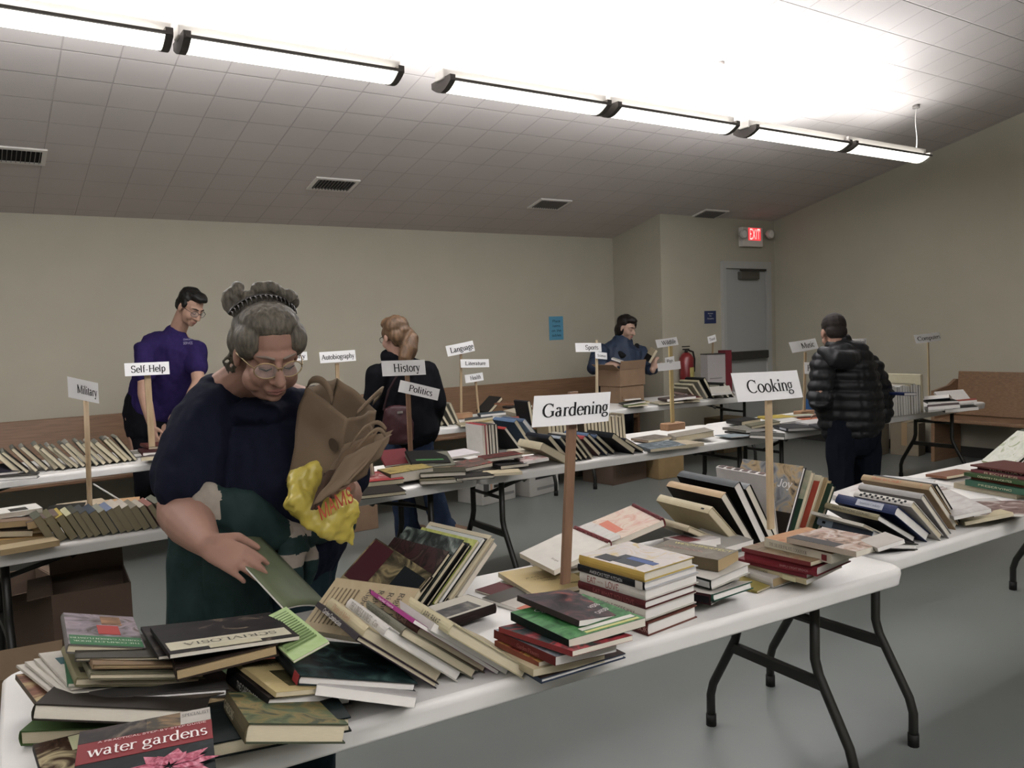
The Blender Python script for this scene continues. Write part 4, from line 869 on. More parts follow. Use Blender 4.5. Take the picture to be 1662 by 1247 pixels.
for a in (l1, l2): tube(bm, [V((a.x, a.y, .80)), V((a.x, a.y, .45)), V((a.x, a.y, .08))], [.095, .082, .072], 14)
garment('trousers', bm, mat('#141924', .9, .15, 30, bump=.2, spec=.08), by, W0, vox=.009)
for a in (l1, l2): bm = B(); tube(bm, [V((a.x, a.y-.06, .04)), V((a.x, a.y+.12, .035))], [(.042, .04), (.042, .03)], 12, side=V((1, 0, 0))); part('shoe', shift(soft(bm, .01, 2), W0), mat('#1a1a1c', .5), by)
bm = B(); ell(bm, (0, .022, .045), (.081, .093, .083)); ell(bm, (0, .055, -.01), (.072, .05, .06)); local(bm, 0, hm); me = soft(bm, .006, 2); part('hair', shift(me, W0), mat('#231b17', .8, .3, 60, bump=.5), by)
# ---------------------------------------------------------------- books on the nearest table
K0 = '#1c1c1e'
# pile at the left end, from below
flat('olive green oversize book at the very bottom of the left-hand pile', 1, (130, 700), (130, 1005), (720, 870), .775, .03, '#4d6b35', page=1, W=.33, L=.27)
flat('dark flowery magazine with flower pot pictures under the water gardens book', 1, (205, 1085), (290, 1300), (1175, 868), (.80, .775, .80), .012, '#2a231f', front=['#1c1612', '#4a3526', '#c9b98a', '#7a4a34'], hard=False, page=1,
     patches=[(.22, .55, .34, .97, '#cfd0a0'), (.52, .6, .72, .97, ['#5b4a3c', '#b9b2a2', '#3b302a']), (.74, .62, .95, .97, ['#22301f', '#b58a54', '#34402a'])])
flat('water gardens paperback with a pink water lily, nearest book at the bottom left corner', 1, (527, 1008), (478, 1290), (1386, 838), (.872, .852, .872), .012, '#3c2426', hard=False, page=1, L=.27, anchor='A',
     front=['#0c0f10', '#121617', '#1a2022', '#2a3032'], patches=[(0, .66, 1, .86, '#8c1c22'), (0, .86, .5, .995, ['#4a3a34', '#2a2624', '#7a6a58']), (.5, .86, .76, .995, ['#2f3a2c', '#4c4436', '#a88452']), (.76, .86, .995, .995, '#b8b2a6')],
     texts=[('F', 'water gardens', .52, .755, .026, 0, '#e6ddd8', False, .185), ('F', 'A PRACTICAL STEP-BY-STEP GUIDE', .55, .84, .0045, 0, '#d8b8b4', True, .17), ('F', 'SPECIALIST', .88, .95, .008, 0, '#2a2626', False, .045)])
for _o in list(bpy.data.objects):
    if _o.get('label', '').startswith('water gardens paperback'): LILY = _o
_W = .21
def lily():
    bm = B()
    for ring, (n, r, h, c) in enumerate(((9, .078, .003, 0), (8, .058, .006, .4), (6, .034, .009, .2))):
        for k in range(n):
            a = 2*math.pi*(k+c)/n; d = V((math.cos(a), math.sin(a)*.55, 0)); s_ = V((-math.sin(a), math.cos(a)*.55, 0)); o = V((.14, .125, .0146))
            P = [o+d*r*.15, o+d*r*.55+s_*r*.2+V((0, 0, h*.3)), o+d*r+V((0, 0, h*.1)), o+d*r*.55-s_*r*.2+V((0, 0, h*.3))]
            vs = [bm.verts.new(p+V((0, 0, ring*.0004))) for p in P]; bm.faces.new(vs)
    return bm
part('printed_panel', lily(), art(['#8c3046', '#b85a70', '#d690a0'], 60), LILY.children[0])
flat('dark green book lettered TREE under the left pile, beside the empty table edge', 1, (1090, 790), (1400, 1085), (1560, 740), (.775, .775, .775), .028, '#131c1c', front=['#0f1717', '#16201f', '#1c2b2c'], page=1, W=.25, L=.235, texts=[('F', 'TREES', .40, .80, .018, 0, '#d8c488')])
flat('large dark brown hardback low in the left pile with pale board edges', 1, (90, 640), (238, 915), (990, 770), (.815, .812, .818), .03, '#37302a', page=0, W=.30, L=.26)
flat('thick book with pale grey page edges in the middle of the left pile', 1, (560, 650), (592, 790), (1340, 610), (.84, .835, .845), .018, '#4a4743', page=2, W=.26, L=.2)
flat('worn hardback with tan page edge tilted beside the green-brown garden book', 1, (880, 720), (1005, 845), (1320, 640), (.825, .815, .83), .022, '#54483a', page=3, W=.19, L=.2)
flat('thin magazine with a photo of pumpkins in the left pile', 1, (75, 612), (272, 850), (640, 540), (.832, .83, .838), .01, '#6f6250', front=['#4c3a2c', '#8a5a44', '#c9b27a', '#d8cdb0'], hard=False, page=1, W=.24, L=.22)
for i, (a, b_) in enumerate((((78, 572), (388, 785)), ((148, 548), (430, 765)), ((218, 528), (455, 750)), ((275, 488), (468, 720)))):
    flat(['lowest of the four white booklets fanned out at the left of the pile', 'second from the bottom of the four white booklets fanned out in the left pile', 'third from the bottom of the fanned white booklets in the left pile', 'topmost of the fanned white booklets, with a blue-green drawing on it'][i],
         1, a, b_, (a[0]+460, a[1]-60), (.838+i*.006, .836+i*.006, .84+i*.006), .005, '#d9d3c3', hard=False, page=0, W=.2, patches=[(.1, .62, .3, .8, '#8a8576' if i < 3 else '#3f6f73')])
flat('thin green-edged booklet under the olive books in the left pile', 1, (430, 560), (450, 690), (900, 560), .862, .007, '#3f7a52', hard=False, page=0, W=.2, L=.16)
flat('faded olive hardback with a drawing on its cover, below the rose book', 1, (340, 395), (508, 650), (1000, 420), (.872, .87, .874), .018, '#8d8660', page=1, W=.24, L=.24, patches=[(.04, .15, .2, .3, '#4a4636'), (.06, .62, .16, .8, '#b8a648')])
flat('grey-green cloth hardback directly below the thin books of the left pile', 1, (430, 380), (600, 620), (1135, 400), (.885, .884, .886), .014, '#77745a', page=1, W=.22, L=.22)
flat('thin tan book second below the rose book', 1, (470, 340), (615, 565), (1075, 350), .896, .009, '#8c7250', page=3, W=.2, L=.2)
flat('thin dark grey book right under the rose book', 1, (450, 330), (500, 520), (1080, 340), .904, .008, '#4d4a40', page=1, W=.23, L=.18)
flat('book with brown page edges under the black garden magazines', 1, (1100, 410), (1160, 595), (1590, 300), (.885, .88, .885), .026, '#3c3028', page=3, W=.2, L=.18)
flat('garden book with roses and a green title band, on top of the left pile', 1, (420, 222), (450, 428), (878, 250), (.927, .927, .927), .02, '#7b7672', front=['#4d4a3f', '#8b7f86', '#a89aa0', '#6b5a50'], page=1,
     patches=[(.02, .0, .98, .27, '#2f7a45'), (.42, .34, .72, .62, '#b8372f'), (.5, .66, .78, .92, ['#c08a60', '#7a5a3c', '#d8a070'])],
     texts=[('F', 'COUNTRY GARDEN FLOWERS', .5, .17, .009, 180, '#d7dcc8', False, .14), ('F', 'THE COMPLETE BOOK', .5, .08, .009, 180, '#d7dcc8', False, .13)])
flat('lower of the two black garden magazines at the top of the left pile', 1, (880, 245), (1045, 512), (1480, 190), (.905, .90, .905), .007, '#2b2723', hard=False, page=0, front=['#1a1614', '#2a2420', '#6a5a48'], W=.27, L=.2)
flat('upper black garden magazine with a cream title label, top of the left pile', 1, (915, 262), (1120, 498), (1440, 205), (.917, .912, .917), .009, '#1d1a1b', hard=False, page=0, front=['#141213', '#1b1718', '#251f1f', '#7a6a54'], W=.26, L=.2,
     patches=[(.02, .10, .96, .36, '#cdc6a8'), (.3, .02, .7, .14, '#c4bd9c')], texts=[('F', 'SCRIVLOSIA', .5, .23, .018, 180, '#26241e', False, .19)])
# green-brown garden hardback, spine to the camera
flat('green and brown garden hardback with ribbed spine facing the camera', 1, (1340, 655), (1640, 950), (1960, 690), (.825, .825, .825), .036, '#4d5540', spine='#5c5236', front=['#2c3a2a', '#5c6a48', '#8c7a44', '#3c4a38'], page=1, W=.185, L=.21, texts=[('S', 'GARDENS', .72, .5, .014, 0, '#cfc8a8')])
flat('black spined hardback garden book under the yellow herb book', 2, (70, 915), (400, 1170), (640, 860), (.83, .83, .83), .036, '#2a2523', spine='#171514', front=['#221d1b', '#3a302b', '#4a4038'], page=2, W=.185, L=.215, texts=[('S', 'THE GARDEN BOOK', .42, .5, .014, 0, '#b9b6ac', True, .12)])
flat('yellow paperback titled HERB with a tree drawing on the cover', 2, (165, 895), (455, 1128), (500, 872), (.848, .842, .848), .01, '#c9b277', hard=False, page=1, W=.15, L=.195, front=['#c9b277', '#b9a568', '#cdb985'],
     patches=[(.28, .15, .92, .62, ['#2c2a1a', '#4a4628', '#8a7f4a'])], texts=[('F', 'HERB', .35, .88, .014, 0, '#4a4028'), ('F', 'GARDENING', .48, .78, .011, 0, '#4a4028')])
flat('small orange-red book poking out between the left pile and the teal book', 2, (290, 790), (380, 900), (420, 770), (.80, .80, .80), .02, '#b3502a', page=1, W=.15, L=.15)
flat('white curling magazine under the teal book', 2, (640, 1010), (760, 1100), (1250, 1110), (.775, .77, .768), .02, '#cfccc6', hard=False, page=2, W=.2, L=.12)
lean('book with cream pages directly under the teal book', G(2, (1425, 1128)), .17, .2, .016, 2, '#6f6a58', yaw=-14, page=1)
flat('large dark teal landscape hardback with a red spine end', 2, (338, 690), (640, 1000), (1010, 760), (.862, .835, .825), .02, '#2f3a3a', spine='#1e2524', front=['#101516', '#1a2628', '#2c4644', '#4a6a62'], page=2, W=.27, L=.25,
     patches=[(0, .0, 1, .12, '#9c2c2c', 'S')], texts=[('F', 'Tide Rising', .3, .93, .008, 0, '#c0c6c0')])
flat('open lime green booklet with a page of small print', 2, (525, 487), (275, 612), (855, 742), (.905, .90, .885), .006, '#7fae3c', hard=False, page=0, front=['#a8c877', '#b0cc84', '#a2c270'],
     patches=[(.08+.055*i, .08, .095+.055*i, .9, '#7f9a5c') for i in range(14)])
# leaning row with readable spines
SP = [
 ('dark purple hardback titled Garden Construction leaning at the left of the spine row', (560, 1240), .235, .27, .012, 40, '#2f2430', '#3a3236', 1, [('S', 'Garden Construction', .55, .5, .010, 0, '#d8d4c8', True, .12)]),
 ('cream hardback with orange script title leaning left of the white wine book', (572, 1195), .225, .24, .027, 40, '#b9aa80', '#cdbf92', 1, [('S', 'Plants of Merit', .6, .5, .014, 0, '#a5744a', False, .11)]),
 ('white hardback titled THE VINES & WINES leaning in the spine row', (742, 1185), .225, .235, .024, 40, '#d5d0c4', '#dcd8ce', 2, [('S', 'THE VINES & WINES', .62, .5, .015, 0, '#56523f', False, .13), ('S', 'Cox', .22, .5, .012, 0, '#56523f')]),
 ('grey-green hardback leaning right of the white wine book', (872, 1160), .22, .25, .022, 39, '#6e6c58', '#75735f', 1, [('S', 'THE FLOWER GARDEN', .55, .5, .010, 0, '#3c4230', True, .14)]),
 ('olive book with a dark red title block leaning under the magenta one', (968, 1110), .21, .25, .018, 38, '#6d5b48', '#5f3a30', 1, [('S', 'GREAT GARDEN PLANTS', .5, .5, .009, 0, '#b08a6c', True, .13)]),
 ('thin magenta paperback leaning in the middle of the spine row', (1075, 1120), .262, .27, .009, 39, '#9a2f78', '#b23088', 2, [('S', 'Herbal Home', .55, .5, .0055, 0, '#e8c8dc', True, .09)]),
 ('white curling paperback leaning under the cream tape-marked book', (1150, 1120), .235, .235, .018, 38, '#cfccc2', '#cfccc2', 2, None),
 ('cream hardback with heavy black title leaning at the right of the spine row', (1300, 1160), .235, .245, .026, 38, '#c4b98f', '#cfc498', 1, [('S', 'LARK BAKE', .38, .42, .013, 0, '#2d2a20', True, .09)]),
 ('thin cream paperback lying against the right side of the spine row', (1385, 1118), .24, .25, .012, 33, '#cdbf98', '#d0c39c', 1, None)]
for i, (lb, q, W, L, T, th, cv, spn, pg, tx) in enumerate(SP):
    lean(lb, G(3, q), W, L, T, th, cv, yaw=-3, spine=spn, page=pg, hard=i not in (5, 6, 8), texts=tx)
flat('dark flower-patterned book with a maroon square, beneath the cream Right Plant book', 2, (815, 402), (860, 350), (1130, 640), (.86, .89, .80), .02, '#2c2a22', front=['#1b1c15', '#4f4630', '#8f7f56', '#22201a'], page=1, W=.20, L=.2, patches=[(.02, .35, .35, .98, '#43181d'), (.62, .2, .98, .9, '#12181a')])
flat('cream paperback titled Right Plant Right Place leaning with its cover up', 2, (905, 268), (1422, 345), (812, 402), (.925, .925, .865), .016, '#b9a57b', hard=False, page=1, W=.17, L=.235, front=['#bda980', '#b6a278', '#c1ae86'],
     texts=[('F', 'Right Plant,', .5, .86, .0135, 0, '#22201a', False, .125), ('F', 'Right Place', .5, .74, .0135, 0, '#22201a', False, .12), ('F', 'Right Plants,', .5, .62, .0135, 0, '#22201a', False, .125), ('F', 'Right Place.', .5, .50, .0135, 0, '#22201a', False, .12)],
     patches=[(.18, .05+.05*i, .86, .062+.05*i, '#7f7052') for i in range(7)])
# books leaning the other way behind
TX = [G(3, (330, 590), .745)]
def tiltstack(label, gap, T, cover, front=None, page=1, hard=True, W=.22, L=.27, th=40, dy=0, **kw):
    TX[0] = TX[0]+V((gap, 0, 0)); P = TX[0]+V((0, dy, 0)); TX[0] = TX[0]+V((T/math.sin(math.radians(th))+.002, 0, 0))
    return lean(label, P+V((T*math.sin(math.radians(th)), 0, 0)), W, L, T, th, cover, yaw=10, low='spine', front=front, page=page, hard=hard, **kw)
tiltstack('black hardback behind the cream Right Plant book, first of the group leaning right', 0, .016, '#20201c', W=.2, L=.27, front=['#1a1916', '#4a2a2a', '#2a201c', '#5a4438'])
tiltstack('dark hardback with white fern-like plants on the cover, leaning with its face up', .0, .018, '#2a2a28', W=.235, L=.28, front=['#161a18', '#26302c', '#56625a', '#98a298'])
tiltstack('black hardback leaning just right of the fern-like plant cover', 0, .013, '#141414')
tiltstack('lime green paperback leaning in the group behind the spine row', 0, .010, '#b3bf3a', W=.23, hard=False, front=['#a8b83a', '#c8ce5c', '#8a9a30'])
tiltstack('white magazine with green edge leaning in the group behind the spine row', 0, .009, '#c9cdc6', W=.235, hard=False, page=2)
tiltstack('thin black book leaning between the white magazine and cream book', 0, .009, '#1b1d1b', W=.23)
tiltstack('cream cloth hardback leaning at the right of the group behind the spine row', 0, .018, '#cbbf9c', W=.23, L=.3)
tiltstack('off-white paperback leaning last in the group behind the spine row', 0, .016, '#d3ccb8', W=.2, L=.28, hard=False, page=0)
flat('dark brown hardback with a pale cover panel lying right of the leaning group', 3, (1062, 520), (740, 672), (925, 445), (.785, .785, .785), .026, '#332723', spine='#2b201c', page=3, tilt=False, L=.2, W=.12, patches=[(.02, .02, .98, .98, '#cfc8b6'), (.1, .2, .6, .85, ['#3a3a3c', '#5a5856', '#8a857a'])])
flat('dark red booklet lying at the back edge of the nearest table', 3, (985, 372), (890, 402), (1050, 392), (.748, .748, .748), .006, '#6c2a2c', hard=False, W=.15, L=.1, tilt=False)
flat('flat cookbook with grey top, white middle and orange lower cover', 3, (950, 470), (1130, 366), (1150, 600), (.752, .752, .752), .01, '#cfc6b8', hard=False, page=2, W=.23, L=.2, tilt=False, front=['#cfc8bc', '#c8c0b2', '#d4cdc2'], patches=[(0, 0, .32, 1, '#5f5a52'), (.62, 0, 1, 1, '#cf6a48')])
flat('yellow paperback Out of Alaska Kitchens with script title lying flat', 4, (115, 522), (372, 476), (300, 640), (.765, .765, .762), .014, '#d0b878', hard=False, page=1, W=.24, L=.2, tilt=False, texts=[('F', 'Out of', .42, .34, .012, -90, '#4d4028'), ('F', "Alaska's", .52, .46, .012, -90, '#4d4028'), ('F', 'Kitchens', .62, .55, .012, -90, '#4d4028')])
flat('olive paperback half hidden behind the Gardening sign stick', 4, (375, 480), (520, 478), (560, 600), (.762, .762, .762), .014, '#8f7f45', hard=False, page=3, W=.2, L=.13, tilt=False)
# stack under the Gardening sign
flat('navy blue book at the bottom of the stack under the Gardening sign', 4, (360, 1195), (395, 1215), (860, 1055), (.758, .758, .758), .012, '#39475c', hard=True, page=2, W=.24, L=.17, front=['#3a2c2a', '#5a4840', '#2c2426'])
flat('cream paperback low in the stack under the Gardening sign', 4, (60, 1015), (345, 1155), (500, 940), (.775, .775, .775), .016, '#c6b78e', hard=False, page=1, W=.2, L=.19)
flat('paperback with yellow and red flowers on its cover under the Gardening sign', 4, (130, 985), (380, 1108), (470, 900), (.79, .79, .79), .012, '#8c4a30', hard=False, page=0, front=['#2a3020', '#a03a28', '#d8a23c', '#8a2c28'], W=.2, L=.17)
flat('thick dark red spined book under the red flower book', 4, (35, 870), (490, 1072), (420, 800), (.812, .81, .812), .02, '#5f1f1c', spine='#6a211d', page=2, hard=False, W=.18, L=.235, texts=[('S', 'Garden Flowers', .4, .5, .009, 0, '#9a5048')], front=['#c6c0ba', '#9aa7b0', '#6a3a34'])
flat('thin book with a red flower on a dark cover under the green one', 4, (55, 862), (600, 1035), (400, 790), (.828, .825, .83), .012, '#8f3030', hard=False, page=0, front=['#1b2a2c', '#223434', '#b9333a', '#c84a50'], W=.19, L=.25)
flat('green garden book with white script title and dark spine', 4, (150, 765), (575, 960), (420, 700), (.85, .846, .85), .02, '#1f5a2c', spine='#10211c', page=0, hard=False, front=['#1d4a22', '#2c7034', '#49904a', '#2a3c26'], W=.22, L=.235,
     patches=[(.25, .1, .95, .17, '#d9d7c8'), (.25, .03, .95, .07, '#c8c86a'), (.3, .35, .62, .72, ['#34403a', '#6a7068', '#20302a'])], texts=[('F', 'Our', .28, .80, .02, -65, '#e8e8e0'), ('F', 'Water', .45, .74, .016, -65, '#e8e8e0')])
flat('dark paperback with hummingbird and white title, top of the Gardening stack', 4, (218, 655), (645, 835), (440, 630), (.875, .87, .875), .014, '#3a3230', hard=False, page=2, front=['#1e1a1c', '#352c30', '#59383a', '#a04a38'], W=.17, L=.225,
     texts=[('F', 'HERB', .72, .36, .013, 22, '#d8d2cc', True), ('F', 'GARDENER', .72, .2, .0125, 22, '#d8d2cc', True, .09)])
# spiral bound cards and pastel books
def spiral(t, W, L, T, col, n=26):
    for_bm = B()
    for i in range(n):
        y = L*(.04+.92*i/(n-1)); pts = [V((.008*math.cos(a)-.001, y, T/2+(T/2+.007)*math.sin(a))) for a in [2*math.pi*j/10 for j in range(11)]]
        tube(for_bm, pts, .0022, 5, cap=False)
    part('spiral_binding', for_bm, mat(col, .4), t, True)
def gdim(t): return None
def flat_spiral(label, k, A, Bq, Cq, z, T, cover, W, L, coil, **kw):
    t = flat(label, k, A, Bq, Cq, z, T, cover, W=W, L=L, hard=False, cat='book', name='spiral_cookbook', **kw); spiral(t, W, L, T, coil)
    return t
flat('pale cookbook lying lowest behind the Gardening sign stick', 4, (600, 500), (860, 420), (355, 372), .775, .03, '#c9c1ae', page=0, W=.22, L=.19)
flat('thin white cookbook under the spiral recipe cards', 4, (610, 470), (880, 400), (345, 335), .80, .012, '#d9d6cc', page=2, hard=False, W=.22, L=.19)
flat('pastel green and white cookbook lying behind the spiral recipe cards', 4, (990, 325), (720, 190), (870, 375), (.842, .842, .842), .01, '#d0d2c8', hard=False, page=2, front=['#b8c4b4', '#d8d4cc', '#cfc9c2', '#b98a80'], W=.15, L=.22)
flat_spiral('white recipe book bound with a red spiral, lying beside the Gardening stick', 4, (870, 345), (608, 228), (640, 462), (.852, .852, .845), .016, '#dcd8ca', .22, .19, '#7c2226', page=0, texts=[('F', 'Recipes', .8, .72, .008, 90, '#3c3430')])
flat_spiral('pink and cream cookbook with a thick red spiral binding, tilted up', 4, (1290, 240), (990, 80), (1035, 352), (.862, .875, .83), .02, '#d6b9a4', .2, .235, '#6f1c24', page=0, front=['#d9a08c', '#dcc2ae', '#e0cdb8', '#cfa892'], patches=[(.62, .2, .8, .75, '#dd7a58')], texts=[('F', 'Taste of Home', .72, .47, .009, 90, '#c8503a')])
# tall cookbook stack
ST = [('thick cookbook with brown-red cover at the bottom of the tall white stack', .775, .034, '#7c4638', '#6a2f2c', 2, [('S', 'COOKBOOK', .2, .5, .012, 0, '#b98a80')], -.035, -.07),
      ('cookbook with white spine reading THE WHOLE FOODS WAY in the tall stack', .812, .03, '#cfc9ba', '#d6d0c0', 2, [('S', 'THE WHOLE FOODS WAY', .45, .5, .010, 0, '#5a4f40', True, .15)], 0, .0),
      ('dark red cookbook with faded title below the white EAT WHAT YOU LOVE book', .834, .022, '#5a1d1f', '#5d1f22', 2, [('S', 'EAT WHAT YOU LOVE', .45, .5, .011, 0, '#8c3f3e', True, .15)], 0, .0),
      ('white cookbook with red spine title EAT WHAT YOU LOVE in the tall stack', .862, .028, '#d9d5ca', '#dcd8cc', 2, [('S', 'EAT', .80, .5, .016, 0, '#8a2d2c', True, .035), ('S', 'WHAT YOU', .66, .5, .005, 0, '#8a2d2c', True, .02), ('S', 'LOVE', .48, .5, .016, 0, '#8a2d2c', True, .05)], .01, .005),
      ("cookbook with black spine reading AMERICA'S TEST KITCHEN in the tall stack", .882, .02, '#cfd0d2', '#1b1c20', 2, [('S', "AMERICA'S TEST KITCHEN", .55, .5, .008, 0, '#b9b9b9', True, .12)], .012, -.005),
      ('yellow cookbook with a blue and black picture on top of the tall stack', .908, .026, '#d3b44c', '#cda83c', 0, None, -.004, -.004)]
for i, (lb, z, T, cv, sp_, pg, tx, dW, sh) in enumerate(ST):
    A = (642, 402-0); a3 = onz(*cp(4, (648, 404)), .908); b3 = onz(*cp(4, (1073, 520)), .908); c3 = onz(*cp(4, (900, 345)), .908)
    ey = (a3-b3); ex = (c3-a3); ex -= ey.normalized()*ex.dot(ey.normalized()); L = ey.length+.004*i % .01; W = .2+dW+(.03 if i == 0 else 0)
    m = basis(b3+V((0, 0, z-.908-T))+ex.normalized()*sh*(.3 if i else -.1), ex, ey)
    kw = {}
    if i == 5: kw = dict(front=['#d8b84a', '#cfc8c0', '#d9cfc8', '#cdbb98'], patches=[(.1, .2, .45, .62, '#2c3038'), (.3, .1, .42, .5, '#3d5a96'), (.05, .55, .28, .8, '#26262a')])
    if i == 4: kw = dict(patches=[(.0, .02, 1, .12, '#d8d4c8', 'S')])
    book(lb, m, W, L, T, cv, spine=sp_, page=pg, texts=tx, hard=True, **kw)
# middle group between stacks
flat('grey curling paperbacks top sheet behind the olive thick cookbook', 5, (270, 640), (660, 775), (380, 610), (.80, .80, .80), .02, '#b8b4ac', hard=False, page=2, W=.15, L=.19, texts=None)
flat('white booklet with dark red print behind the olive thick cookbook', 5, (140, 690), (330, 740), (330, 660), (.80, .80, .80), .03, '#c9c2bc', hard=False, page=2, W=.14, L=.13, patches=[(.1, .1, .5, .9, '#7a3a3c')])
flat('green hardback with library sticker at the bottom of the small stack', 5, (370, 1235), (560, 1240), (640, 1150), .762, .02, '#2c5a4a', page=2, W=.17, L=.19, patches=[(0.0, 0, 1, 1, '#cfcac0')])
flat('white hardback with a black library sticker, middle of the small stack', 5, (425, 1150), (540, 1170), (640, 1040), (.80, .80, .80), .03, '#d2ccc2', spine='#3c1f24', page=2, W=.2, L=.18, patches=[(.2, .02, .8, .3, '#1f1c20', 'S')])
flat('white hardback with green top edge and a library sticker, upper in the small stack', 5, (415, 1015), (540, 1050), (640, 920), (.832, .832, .832), .028, '#c9c4b8', spine='#1c2420', page=2, W=.17, L=.18, patches=[(.2, .02, .8, .3, '#c9c8c4', 'S'), (.0, .6, 1, 1, '#3c6a5a')])
flat('thick olive brown paperback with yellow block letters on its cover', 5, (90, 790), (600, 880), (245, 728), (.872, .872, .872), .034, '#77694c', spine='#6e6045', hard=False, page=3, W=.12, L=.225, front=['#6b6250', '#7c7260', '#8a8272'],
     texts=[('F', 'WEIGHT', .78, .66, .017, -90, '#c9bf62', True, .09), ('F', 'PERFECT', .78, .25, .017, -90, '#c9bf62', True, .10), ('F', 'COOKBOOK', .4, .6, .014, -90, '#a06a58', True, .13)])
# red books and silver palate
flat('thin olive booklet flat on the table under the tan-paged book', 6, (0, 1180), (160, 1219), (200, 1090), .748, .006, '#9a8a3a', hard=False, page=1, W=.22, L=.14)
flat('book with white library spine and tan pages at the bottom of the red stack', 6, (40, 1020), (300, 1105), (230, 960), (.772, .772, .772), .03, '#c9c3b8', spine='#cfcbc2', page=3, W=.16, L=.21, texts=[('S', 'II', .45, .5, .012, 0, '#222222', True)])
flat('thin cream spined CROCKPOT COOKBOOK under the red books', 6, (38, 962), (600, 1120), (180, 900), (.786, .784, .786), .014, '#c8b98c', hard=False, page=2, W=.17, L=.225, texts=[('S', 'CROCKPOT COOKBOOK', .74, .5, .006, 0, '#2c2822', True, .07)], patches=[(0, .15, 1, .35, '#d8d0a0', 'S')])
flat('thin dark red paperback under the thick red cookbook', 6, (20, 935), (605, 1068), (190, 880), (.80, .798, .80), .011, '#7f2430', hard=False, page=2, W=.17, L=.235)
flat('thick red cookbook with white pages lying in the red stack', 6, (78, 862), (700, 1000), (240, 800), (.83, .828, .83), .028, '#8c2733', spine='#8f2632', page=2, W=.2, L=.235, texts=[('S', 'SIMPLY GREAT BREADS', .3, .4, .006, 0, '#c08a8a', True, .09)])
flat('worn brown and red paperback on the thick red cookbook', 6, (10, 822), (640, 958), (200, 770), (.843, .84, .843), .012, '#6f5238', spine='#7c2f2f', hard=False, page=1, W=.18, L=.24, front=['#5a4a34', '#8a7452', '#7a3a2c'])
flat('white paperback titled THE SILVER PALATE COOKBOOK on the red stack', 6, (185, 728), (830, 885), (420, 672), (.872, .87, .872), .028, '#cfc4a8', spine='#d2cab2', hard=False, page=0, W=.2, L=.235, front=['#b9793f', '#c08a52', '#b06c38'], texts=[('S', 'THE SILVER PALATE COOKBOOK', .62, .5, .010, 0, '#2c2822', False, .135)], patches=[(.2, .06, .8, .13, '#7a2a2c', 'S')])
flat('glossy cookbook with food photos lying on top of the silver palate book', 6, (450, 740), (1050, 862), (690, 678), (.893, .888, .893), .016, '#b9a894', hard=False, page=0, W=.18, L=.225, front=['#4a3c34', '#b08c74', '#cfc2b4', '#a05a44'], patches=[(.0, .3, .25, .98, '#2a2624')])
flat('thin curled booklet at the right end on the silver palate book', 6, (1090, 760), (1240, 830), (1240, 710), (.895, .89, .9), .012, '#b8b0a4', hard=False, page=2, W=.08, L=.1)
# ---------------------------------------------------------------- cooking books round the Cooking sign
lean('cream hardback lying low at the left of the group by the Cooking stick', G(5, (690, 790)), .2, .28, .022, 26, '#b9ac8a', yaw=-6, page=1)
lean('cream paper-covered hardback leaning left of the Cooking stick', G(5, (775, 785)), .2, .27, .03, 46, '#c2b48e', yaw=-4, spine='#cfc29a', page=1, patches=[(.3, .1, .5, .15, '#2a2620', 'S')])
lean('dark picture book with cream spine leaning left of the Cooking stick', G(5, (872, 775)), .235, .28, .03, 55, '#2b2622', yaw=-4, spine='#c9a878', page=0, front=['#2b2622', '#6a4a2c', '#2f2a26'])
lean('large black hardback leaning left of the Cooking stick', G(5, (972, 765)), .26, .29, .034, 60, '#14120f', yaw=-4, spine='#4a4f52', page=2)
lean('grey spined hardback leaning against the Cooking stick', G(5, (1045, 735)), .24, .25, .03, 60, '#24211f', yaw=-4, spine='#7d8084', page=0)
lean('white hardback with a row of small food pictures standing behind the Cooking stick', G(5, (1062, 700)), .235, .25, .03, 82, '#d3ccc4', yaw=-4, spine='#d6cfc8', page=0, texts=None,
     patches=[(.15, .06+.16*i, .85, .16+.16*i, ['#7a4a34', '#3c2c26', '#b08a6a'], 'S') for i in range(6)])
CB = lean('glossy silver cookbook with figures on the cover leaning right of the Cooking stick', G(5, (1185, 690)), .27, .27, .02, 62, '#3a3a3c', yaw=4, low='spine', page=2, front=['#5c5e60', '#8a8c8e', '#b59a6c', '#3c3834'],
     patches=[(.0, .0, .32, .98, '#2a2018')], texts=[('F', 'FABULOUS', .12, .45, .016, -90, '#d8cdb8', True, .14), ('F', 'Joy', .72, .2, .03, -90, '#d0d0cc')])
lean('green and white book with UNITED lettering leaning right of the silver cookbook', G(5, (1262, 685)), .25, .25, .026, 60, '#c6bda0', yaw=4, low='spine', page=1, front=['#90a080', '#a8ae90', '#c6bda0'], patches=[(0, 0, .55, .16, '#2c4a38')], texts=[('F', 'UNITED', .35, .5, .02, -90, '#1f2f24')])
lean('cookbook with an orange-red band leaning right of the green one', G(5, (1338, 680)), .235, .24, .018, 58, '#cfc4a4', yaw=4, low='spine', page=1, patches=[(.1, 0, .9, .1, '#b8452c')])
lean('tan cookbook leaning last in the group right of the Cooking stick', G(5, (1405, 672)), .22, .24, .03, 56, '#ab9064', yaw=4, low='spine', page=3)
lean('dark green hardback leaning beside the tan cookbook', G(6, (715, 720)), .2, .22, .024, 55, '#2f4434', yaw=4, low='spine', page=1)
